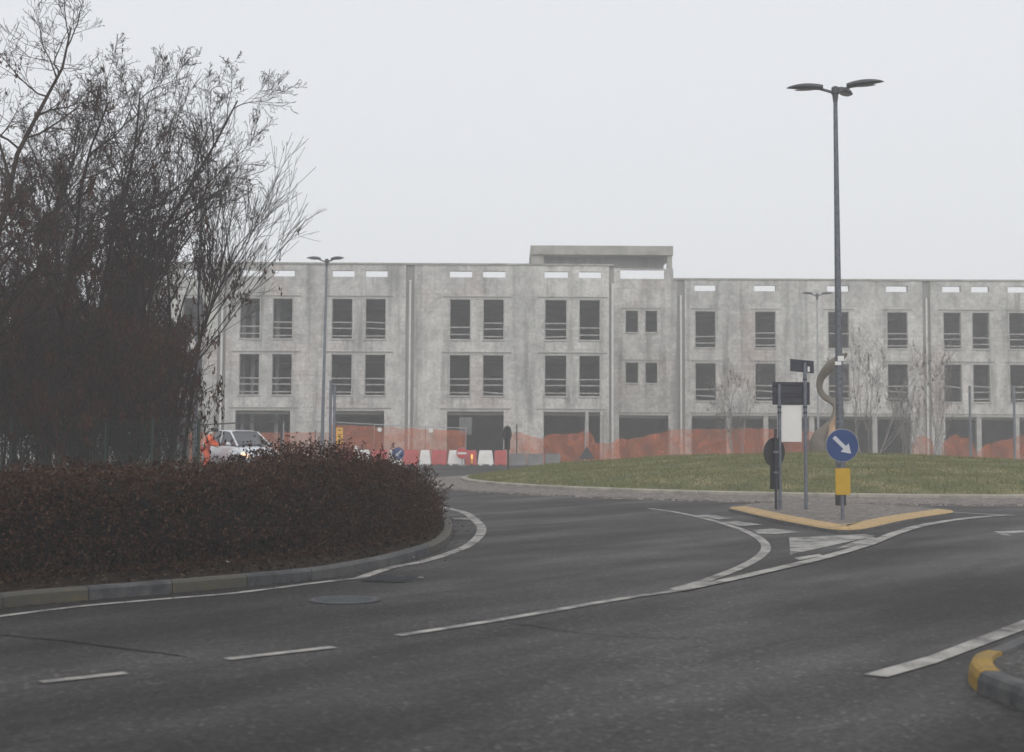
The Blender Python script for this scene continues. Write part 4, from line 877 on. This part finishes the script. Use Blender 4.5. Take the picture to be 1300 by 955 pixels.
# yellow sign panel
a = W(431, 565, 58); t = thing('yellow_site_sign', 'tall narrow yellow sign with black symbols in front of the orange netting', 'traffic sign', (a.x, 58, 0)); Zy = lambda py: W(431, py, 58).z
mb = MB(); mb.tube([(0, 0, 0), (0, 0, Zy(545))], .035, 8); mb.box((-.25, -.2, 0), (.25, .2, .05)); mb.build('pole', M['sculpt_wood'], t)
mb = MB(); mb.box((-.135, -.05, Zy(564)), (.135, -.036, Zy(543))); d = mb.build('sign_panel', M['signyellow'], t)
mb = MB(); z0 = Zy(564); hgt_ = Zy(543) - z0
mb.box((-.07, -.056, z0 + hgt_ * .82), (.07, -.0505, z0 + hgt_ * .88)); mb.box((-.05, -.056, z0 + hgt_ * .55), (.08, -.0505, z0 + hgt_ * .6)); mb.box((-.08, -.056, z0 + hgt_ * .45), (.05, -.0505, z0 + hgt_ * .5)); mb.poly_xz([(-.05, z0 + hgt_ * .15), (.05, z0 + hgt_ * .15), (.06, z0 + hgt_ * .25), (0, z0 + hgt_ * .34), (-.06, z0 + hgt_ * .25)], -.056, -.0505)
mb.build('symbols', M['black'], d)
# white marker behind hedge at left
a = W(444, 572, 56); t = thing('red_white_marker', 'leaning white and red marker post poking above the hedge', 'marker post', (a.x, 56, 0), 0); t.rotation_euler = (0, .25, 0)
for k in range(4): mb = MB(); mb.tube([(0, 0, k * .29), (0, 0, k * .29 + .288)], .07, 10); mb.build('band', M['white_pl'] if k % 2 else M['red'], t)

# ------------------------------------------------------------------ temporary mesh fence and netting
def net(mb, P, zb, zts, depth=.06, seed=0):
    """hanging strip of netting along base points P, bottom zb, top heights zts"""
    R = random.Random(seed); n = len(P); m = 6; b = len(mb.v)
    for i in range(n):
        for j in range(m + 1):
            z = zb + (zts[i] - zb) * j / m; w = math.sin(i * .9 + j * .7 + seed) * depth + R.uniform(-.02, .02)
            mb.v.append((P[i].x + .02 * math.sin(j * 2 + i), P[i].y + w, z))
    for i in range(n - 1):
        for j in range(m): mb.f.append((b + i * (m + 1) + j, b + (i + 1) * (m + 1) + j, b + (i + 1) * (m + 1) + j + 1, b + i * (m + 1) + j + 1)); mb.mi.append(0)
t = thing('site_fence', 'galvanised mesh site fence hung with orange netting, centre left', 'fence', (0, 0, 0))
posts = [(402, 534, 74.5), (421, 535.5, 74.6), (475, 538.5, 74.7), (540, 541.5, 74.8), (591.5, 543.5, 74.9)]
PW = [W(*p) for p in posts]
for i, p in enumerate(PW):
    mb = MB(); mb.tube([(p.x, p.y, .1), (p.x, p.y, p.z)], .03, 8); o = mb.build('post', M['galv_light'], t); mb = MB(); mb.box((p.x - .3, p.y - .12, 0), (p.x + .3, p.y + .12, .14)); mb.build('foot_block', M['block'], o)
    if i < len(PW) - 1:
        q = PW[i + 1]; mb = MB(); mb.tube([(p.x, p.y, p.z - .02), (q.x, q.y, q.z - .02)], .022, 8); mb.tube([(p.x, p.y, .25), (q.x, q.y, .25)], .022, 8)
        for s in np.arange(.05, 1, .06): x = p.x + (q.x - p.x) * s; y = p.y + (q.y - p.y) * s; zt_ = p.z + (q.z - p.z) * s; mb.bar((x, y, .25), (x, y, zt_ - .02), .008, .008)
        mb.build('mesh_panel', M['galv_light'], t)
P = [PW[1].lerp(PW[4], k / 60) for k in range(61)]; mb = MB(); net(mb, [Vector((p.x, p.y - .08, 0)) for p in P], .15, [p.z - .12 - .05 * abs(math.sin(k * .35)) for k, p in enumerate(P)], .035, 3); mb.build('netting', M['net'], t)
for px, py in ((482, 545.5), (547, 546.5)): a = W(px, py, 74.5); mb = MB(); mb.disc((a.x, a.z), .12, 74.46, 74.5, 16); mb.build('reflector', M['signwhite'], t)
a, b = W(583, 530, 75.1), W(599, 552, 75.1); mb = MB(); mb.box((a.x, 75.05, b.z), (b.x, 75.07, a.z)); mb.build('hung_sheet', M['block'], t)
def netrun(label, pts, Y, posts_px, seed=0, bottom=0.0, x_post_top=.15):
    t = thing('safety_netting', label, 'safety netting', (0, 0, 0), group=None); P = []; Z = []
    xs = np.array([p[0] for p in pts], float); ys = np.array([p[1] for p in pts], float); n = max(20, int((xs[-1] - xs[0]) / 4))
    for x in np.linspace(xs[0], xs[-1], n):
        y = np.interp(x, xs, ys) + .5 * math.sin(x * .31) ; w = W(x, y, Y); P.append(Vector((w.x, Y, 0))); Z.append(w.z)
    mb = MB(); net(mb, P, bottom, Z, .08, seed); mb.build('netting', M['net'], t)
    for px in posts_px:
        y = np.interp(px, xs, ys); w = W(px, y - 3, Y); mb = MB(); mb.tube([(w.x, Y + .12, 0), (w.x, Y + .12, w.z)], .03, 8); mb.build('post', M['darkmetal'], t)
    return t
netrun('faded orange netting run behind the parked car, left of the site fence', [(240, 549), (300, 550), (360, 549), (419, 549)], 75, (300, 365, 400), 1)
netrun('sagging orange netting run directly right of the plastic barriers', [(638, 575), (646, 553), (656, 547), (668, 552), (690, 558), (693, 553), (700, 551), (728, 551), (742, 547), (752, 551), (753, 563), (775, 563), (785, 556)], 75.6, (656, 692, 743), 2, 0)
netrun('orange netting run rising over the grass mound in the middle', [(780, 563), (786, 556), (800, 558), (830, 551), (860, 545), (900, 545), (950, 544), (1000, 545), (1035, 549)], 76.4, (800, 850, 900, 960, 1020), 4)
netrun('crumpled piece of orange netting between sapling and drainpipe', [(1158, 566), (1163, 556), (1170, 553), (1180, 556), (1186, 566)], 78, (1160, 1184), 5)
netrun('orange netting heap in the ground floor opening of the right wing', [(1196, 562), (1205, 556), (1213, 552), (1222, 556), (1232, 556), (1240, 572)], 79, (1200, 1215), 6)
netrun('orange netting run rising toward the right frame edge', [(1240, 574), (1250, 566), (1262, 561), (1280, 558), (1296, 553), (1340, 551), (1420, 554), (1500, 556)], 77, (1260, 1296, 1340, 1400), 7)
# thin rod and low grey blocks behind the roundabout sign
a = W(656, 539, 74.6); mb = MB(); mb.tube([(0, 0, 0), (0, 0, a.z)], .035, 8); mb.box((-.15, -.15, 0), (.15, .15, .02)); o = mb.build('marker_rod', M['darkmetal']); o.location = (a.x, 74.6, 0); tag(o, 'thin dark upright rod beside the right end of the barriers', 'rod')
a = W(743, 535, 75.3); mb = MB(); mb.tube([(0, 0, 0), (0, 0, a.z)], .03, 8); mb.box((-.15, -.15, 0), (.15, .15, .02)); o = mb.build('marker_rod', M['galv_light']); o.location = (a.x, 75.3, 0); tag(o, 'thin pale upright rod sticking out of the middle netting', 'rod')
for k, (a_, b_, lab) in enumerate(((646, 668, 'grey concrete block nearest the red barrier'), (669, 690, 'grey concrete block in the middle of three behind the mound edge'), (691, 712, 'grey concrete block farthest right of three behind the mound edge'))):
    a, b = W(a_, 585, 74.2), W(b_, 585, 74.2); mb = MB(); w = (b.x - a.x) / 2 - .03
    vs = [(-w, -.28, 0), (w, -.28, 0), (w, .28, 0), (-w, .28, 0), (-w, -.13, .45), (w, -.13, .45), (w, .13, .45), (-w, .13, .45), (-w, -.1, .62), (w, -.1, .62), (w, .1, .62), (-w, .1, .62)]
    mb.add(vs, [(3, 2, 1, 0), (0, 1, 5, 4), (1, 2, 6, 5), (2, 3, 7, 6), (3, 0, 4, 7), (4, 5, 9, 8), (5, 6, 10, 9), (6, 7, 11, 10), (7, 4, 8, 11), (8, 9, 10, 11)])
    o = mb.build('concrete_block', M['block'], bevel=.02); o.location = ((a.x + b.x) / 2, 74.2, 0); tag(o, lab, 'concrete block', 'concrete blocks behind the mound')
a = W(745, 585, 72); t = thing('triangular_sign_back', 'dark triangular sign back standing by the netting behind the grass', 'traffic sign', (a.x, 72, 0))
zt1, zt0 = W(745, 568, 72).z, W(745, 583, 72).z
mb = MB(); mb.poly_xz([(-.42, zt0), (.42, zt0), (.04, zt1), (-.04, zt1)], 0, .02); mb.build('sign_plate', M['darkmetal'], t)
mb = MB(); mb.bar((-.25, .06, 0), (-.05, .03, zt1 - .1), .03); mb.bar((.25, .06, 0), (.05, .03, zt1 - .1), .03); mb.bar((0, .4, 0), (0, .04, zt1 - .15), .03); mb.build('stand', M['darkmetal'], t)

# dark gate rail near the car
a, b = W(236, 540, 61), W(357.5, 530.5, 61); t = thing('dark_gate_frame', 'dark steel gate frame beside the white car', 'gate', (b.x, 61, 0)); dx = a.x - b.x
mb = MB(); mb.bar((0, 0, b.z - .12), (dx, 0, a.z - .02), .05, .06); mb.build('top_rail', M['darkmetal'], t)
mb = MB(); mb.tube([(0, 0, 0), (0, 0, b.z + .05)], .05, 8); mb.build('post', M['darkmetal'], t)
mb = MB(); mb.tube([(.09, 0, 0), (.09, 0, b.z - .2)], .03, 8); mb.build('post', M['galv_light'], t)
mb = MB()
for k in range(1, 40): f = k / 40; mb.bar((dx * f, 0, .3), (dx * f, 0, b.z - .15 + (a.z - b.z + .1) * f), .006)
mb.bar((0, 0, .3), (dx, 0, .3), .04); mb.build('mesh_infill', M['darkmetal'], t)

# ------------------------------------------------------------------ car (small hatchback, front three quarters)
def car(loc, rz, label):
    t = thing('parked_car', label, 'car', loc, rz)    # forward = +X in local space
    L0 = 4.0
    # stations x from rear (-2) to front (2): halfwidth, z bottom, z shoulder, top z at centre
    S = [(-2.0, .70, .38, .75, .78), (-1.9, .80, .28, .86, .93), (-1.5, .84, .22, .92, .96), (-.8, .85, .2, .92, .95), (0, .85, .2, .91, .95), (.75, .85, .2, .89, .96), (1.15, .84, .22, .85, .93), (1.55, .81, .24, .76, .84), (1.85, .74, .26, .66, .72), (2.0, .6, .34, .58, .6)]
    mb = MB(); prof = lambda s: [(0, s[2]), (s[1] * .85, s[2]), (s[1] * .97, s[2] + .08), (s[1], (s[2] + s[3]) * .52), (s[1] * .985, s[3] - .05), (s[1] * .93, s[3]), (s[1] * .6, (s[3] + s[4]) / 2 + .02), (0, s[4])]
    m = 8
    for s in S:
        pr = prof(s)
        for y, z in pr: mb.v.append((s[0], y, z))
        for y, z in pr[-2:0:-1]: mb.v.append((s[0], -y, z))
    m = 14
    for i in range(len(S) - 1):
        for k in range(m): k2 = (k + 1) % m; mb.f.append((i * m + k, i * m + k2, (i + 1) * m + k2, (i + 1) * m + k)); mb.mi.append(0)
    mb.f.append(tuple(range(m))); mb.mi.append(0); mb.f.append(tuple((len(S) - 1) * m + k for k in range(m))); mb.mi.append(0)
    mb.build('body', M['carpaint'], t, smooth=True)
    # greenhouse
    B = dict(rb=(-1.85, .74, .93), rt=(-1.5, .58, 1.47), ft=(.2, .6, 1.52), fb=(1.1, .74, .94), mt=(-.65, .6, 1.55), mb=(-.3, .78, .93))
    mb = MB()    # roof shell
    rs = [(-1.55, .56, 1.46), (-1.2, .6, 1.52), (-.6, .62, 1.56), (0, .61, 1.545), (.27, .59, 1.5)]
    for x, w, z in rs:
        for f in (-1, -.9, -.5, 0, .5, .9, 1): mb.v.append((x, w * f, z - (.05 if abs(f) == 1 else .012 if abs(f) == .9 else 0) ))
    for i in range(len(rs) - 1):
        for k in range(6): mb.f.append((i * 7 + k, i * 7 + k + 1, (i + 1) * 7 + k + 1, (i + 1) * 7 + k)); mb.mi.append(0)
    rf = mb.build('roof', M['carpaint'], t, smooth=True)
    mb = MB()
    for s in (-1, 1):
        mb.bar((.25, .58 * s, 1.47), (1.12, .73 * s, .93), .06, .05); mb.bar((-.35, .61 * s, 1.5), (-.3, .79 * s, .92), .07, .05); mb.bar((-1.5, .57 * s, 1.43), (-1.82, .74 * s, .92), .14, .07)
    mb.build('pillar', M['carpaint'], t)
    mb = MB(); mb.add([(.26, -.57, 1.48), (.26, .57, 1.48), (.75, .67, 1.19), (1.13, .73, .945), (1.2, 0, .955), (1.13, -.73, .945), (.75, -.67, 1.19)], [(0, 1, 2, 3, 4, 5, 6)]); mb.build('windscreen', M['carglass'], t)
    for s in (-1, 1):
        mb = MB(); mb.add([(.2, .585 * s, 1.455), (1.02, .735 * s, .94), (-.28, .785 * s, .93), (-.33, .605 * s, 1.49)], [(0, 1, 2, 3)]); mb.build('front_side_window', M['carglass'], t)
        mb = MB(); mb.add([(-.36, .605 * s, 1.49), (-.33, .785 * s, .93), (-1.72, .735 * s, .95), (-1.45, .575 * s, 1.43)], [(0, 1, 2, 3)]); mb.build('rear_side_window', M['carglass'], t)
        mb = MB(); mb.tube([(.72, .84 * s, .98), (.74, 1.0 * s, 1.0)], [.07, .085], 10); o = mb.build('wing_mirror', M['carpaint'], t, smooth=True)
        mb = MB(); mb.add([(1.62, .8 * s, .68), (1.93, .66 * s, .6), (1.97, .58 * s, .52), (1.93, .7 * s, .48), (1.64, .825 * s, .6)], [(0, 1, 2, 3, 4)]); mb.v = [(x + .03, y * 1.025, z) for x, y, z in mb.v]; mb.build('headlight', M['headlamp'], t)
        mb = MB(); mb.bar((-1.0, .853 * s, .6), (-1.0, .862 * s, .6), .02); 
        for wx in (1.25, -1.3):
            mb = MB(); mb.tube([(wx, .68 * s, .3), (wx, .86 * s, .3)], .3, 24); w = mb.build('wheel', M['rubber'], t); mb = MB(); mb.tube([(wx, .8 * s, .3), (wx, .868 * s, .3)], .19, 20); mb.build('rim', M['rim'], w)
    mb = MB(); mb.add([(-1.52, -.55, 1.42), (-1.52, .55, 1.42), (-1.87, .7, .95), (-1.87, -.7, .95)], [(0, 1, 2, 3)]); mb.build('rear_window', M['carglass'], t)
    mb = MB(); mb.box((1.95, -.35, .42), (2.03, .35, .5)); mb.build('grille', M['black'], t); mb = MB(); mb.box((1.93, -.55, .24), (2.01, .55, .34)); mb.build('bumper_intake', M['black'], t)
    mb = MB(); mb.bar((1.16, -.6, .965), (1.02, .0, 1.05), .02); mb.bar((1.17, .05, .97), (1.03, .6, 1.05), .02); mb.build('wiper', M['black'], t)
    return t
YC = 57.0; cx_ = W(306, 560, YC).x
car((cx_, YC, .18), math.radians(-52), 'small silver white hatchback with lit headlights parked behind the hedge')

# ------------------------------------------------------------------ worker in orange
def skin(name, verts, edges, rads, mat, parent=None, sub=1):
    me = bpy.data.meshes.new(name); me.from_pydata(verts, edges, []); o = bpy.data.objects.new(name, me); COL.objects.link(o)
    m = o.modifiers.new('s', 'SKIN'); sv = me.skin_vertices[0].data
    for i, r in enumerate(rads): sv[i].radius = (r, r) if not hasattr(r, '__len__') else r
    sv[0].use_root = True; m2 = o.modifiers.new('d', 'SUBSURF'); m2.levels = sub; m2.render_levels = sub
    dg_ = bpy.context.evaluated_depsgraph_get(); me2 = bpy.data.meshes.new_from_object(o.evaluated_get(dg_)); bpy.data.objects.remove(o); me2.name = name
    me2.materials.clear(); me2.materials.append(mat); me2.polygons.foreach_set('use_smooth', [True] * len(me2.polygons))
    o = bpy.data.objects.new(name, me2); COL.objects.link(o); o.parent = parent; return o
a = W(264, 560, 56.5)
pt = thing('person', 'person in orange work clothes bending forward beside the white car', 'person', (a.x, 56.6, .12), 0)
hip = (-.12, 0, .92); che = (.06, -.05, 1.22); nk = (.18, -.08, 1.42); hd = (.27, -.1, 1.55)
bv = [hip, (-.02, 0, 1.06), che, nk, (.24, -.09, 1.5), hd, (.28, -.11, 1.64),
      (.05, -.24, 1.33), (.2, -.3, 1.08), (.38, -.25, .95), (.45, -.22, .92), (.05, .14, 1.33), (.22, .2, 1.1), (.4, .14, .98), (.47, .12, .95),
      (-.12, -.1, .86), (-.02, -.12, .5), (-.12, -.12, .1), (.04, -.13, .04), (-.12, .1, .86), (0, .12, .5), (-.14, .12, .1), (.02, .13, .04)]
be = [(0, 1), (1, 2), (2, 3), (3, 4), (4, 5), (5, 6), (2, 7), (7, 8), (8, 9), (9, 10), (2, 11), (11, 12), (12, 13), (13, 14), (0, 15), (15, 16), (16, 17), (17, 18), (0, 19), (19, 20), (20, 21), (21, 22)]
brd = [.14, .13, .15, .07, .06, .09, .08, .07, .05, .04, .035, .07, .05, .04, .035, .1, .07, .045, .04, .1, .07, .045, .04]
bo = skin('body', bv, be, brd, M['skin'], pt, 2)
jv = [(-.1, 0, .95), (-.01, 0, 1.07), che, (.14, -.06, 1.36), (.05, -.24, 1.33), (.2, -.3, 1.08), (.36, -.255, .965), (.05, .14, 1.33), (.22, .2, 1.1), (.38, .145, .99)]
skin('jacket', jv, [(0, 1), (1, 2), (2, 3), (2, 4), (4, 5), (5, 6), (2, 7), (7, 8), (8, 9)], [.175, .165, .185, .1, .1, .075, .06, .1, .075, .06], M['orange'], bo, 2)
skin('trousers', [(-.12, 0, .93), (-.12, -.1, .84), (-.02, -.12, .5), (-.12, -.12, .12), (-.12, .1, .84), (0, .12, .5), (-.14, .12, .12)], [(0, 1), (1, 2), (2, 3), (0, 4), (4, 5), (5, 6)], [.165, .125, .095, .075, .125, .095, .075], M['trouser'], bo, 2)
skin('hair', [(.24, -.095, 1.54), (.26, -.105, 1.62), (.27, -.11, 1.7)], [(0, 1), (1, 2)], [.16, .17, .15], M['hair'], bo, 2)

# ------------------------------------------------------------------ haze, sky, light
mb = MB(); mb.box((-290, -50, -1.2), (290, 330, 13.5)); hz = mb.build('haze', bpy.data.materials.new('haze')); tag(hz, 'even pale winter fog filling the whole scene', 'haze', kind='stuff')
hm = hz.data.materials[0]; hm.use_nodes = True; hn = hm.node_tree; hn.nodes.remove(hn.nodes['Principled BSDF'])
pv = hn.nodes.new('ShaderNodeVolumePrincipled'); pv.inputs['Color'].default_value = (.97, .975, .985, 1); pv.inputs['Density'].default_value = .0037; pv.inputs['Anisotropy'].default_value = .25
hn.links.new(pv.outputs[0], hn.nodes['Material Output'].inputs['Volume'])
w = bpy.data.worlds.new('World'); scene.world = w; w.use_nodes = True; nt = w.node_tree; bg = nt.nodes['Background']
sky = nt.nodes.new('ShaderNodeTexSky'); sky.sky_type = 'NISHITA'; sky.sun_disc = False; sky.sun_elevation = math.radians(38); sky.sun_rotation = math.radians(178); sky.air_density = 1; sky.dust_density = 4; sky.ozone_density = 1
mx = nt.nodes.new('ShaderNodeMix'); mx.data_type = 'RGBA'; mx.inputs[0].default_value = .9; mx.inputs[7].default_value = (8.0, 8.08, 8.3, 1)
nt.links.new(sky.outputs[0], mx.inputs[6]); nt.links.new(mx.outputs[2], bg.inputs[0]); bg.inputs[1].default_value = .112
sl = bpy.data.lights.new('sun', 'SUN'); sl.energy = 1.1; sl.angle = math.radians(60); sl.color = (1, .97, .93); so = bpy.data.objects.new('sun', sl); COL.objects.link(so)
az, el = math.radians(178), math.radians(38); dv = Vector((math.sin(az) * math.cos(el), math.cos(az) * math.cos(el), math.sin(el))); so.rotation_euler = dv.to_track_quat('Z', 'Y').to_euler()
scene.view_settings.view_transform = 'Standard'; scene.view_settings.look = 'None'; scene.view_settings.exposure = 0; scene.view_settings.gamma = 1
cy = scene.cycles; cy.max_bounces = 8; cy.diffuse_bounces = 3; cy.volume_bounces = 3; cy.transparent_max_bounces = 12; cy.use_denoising = True
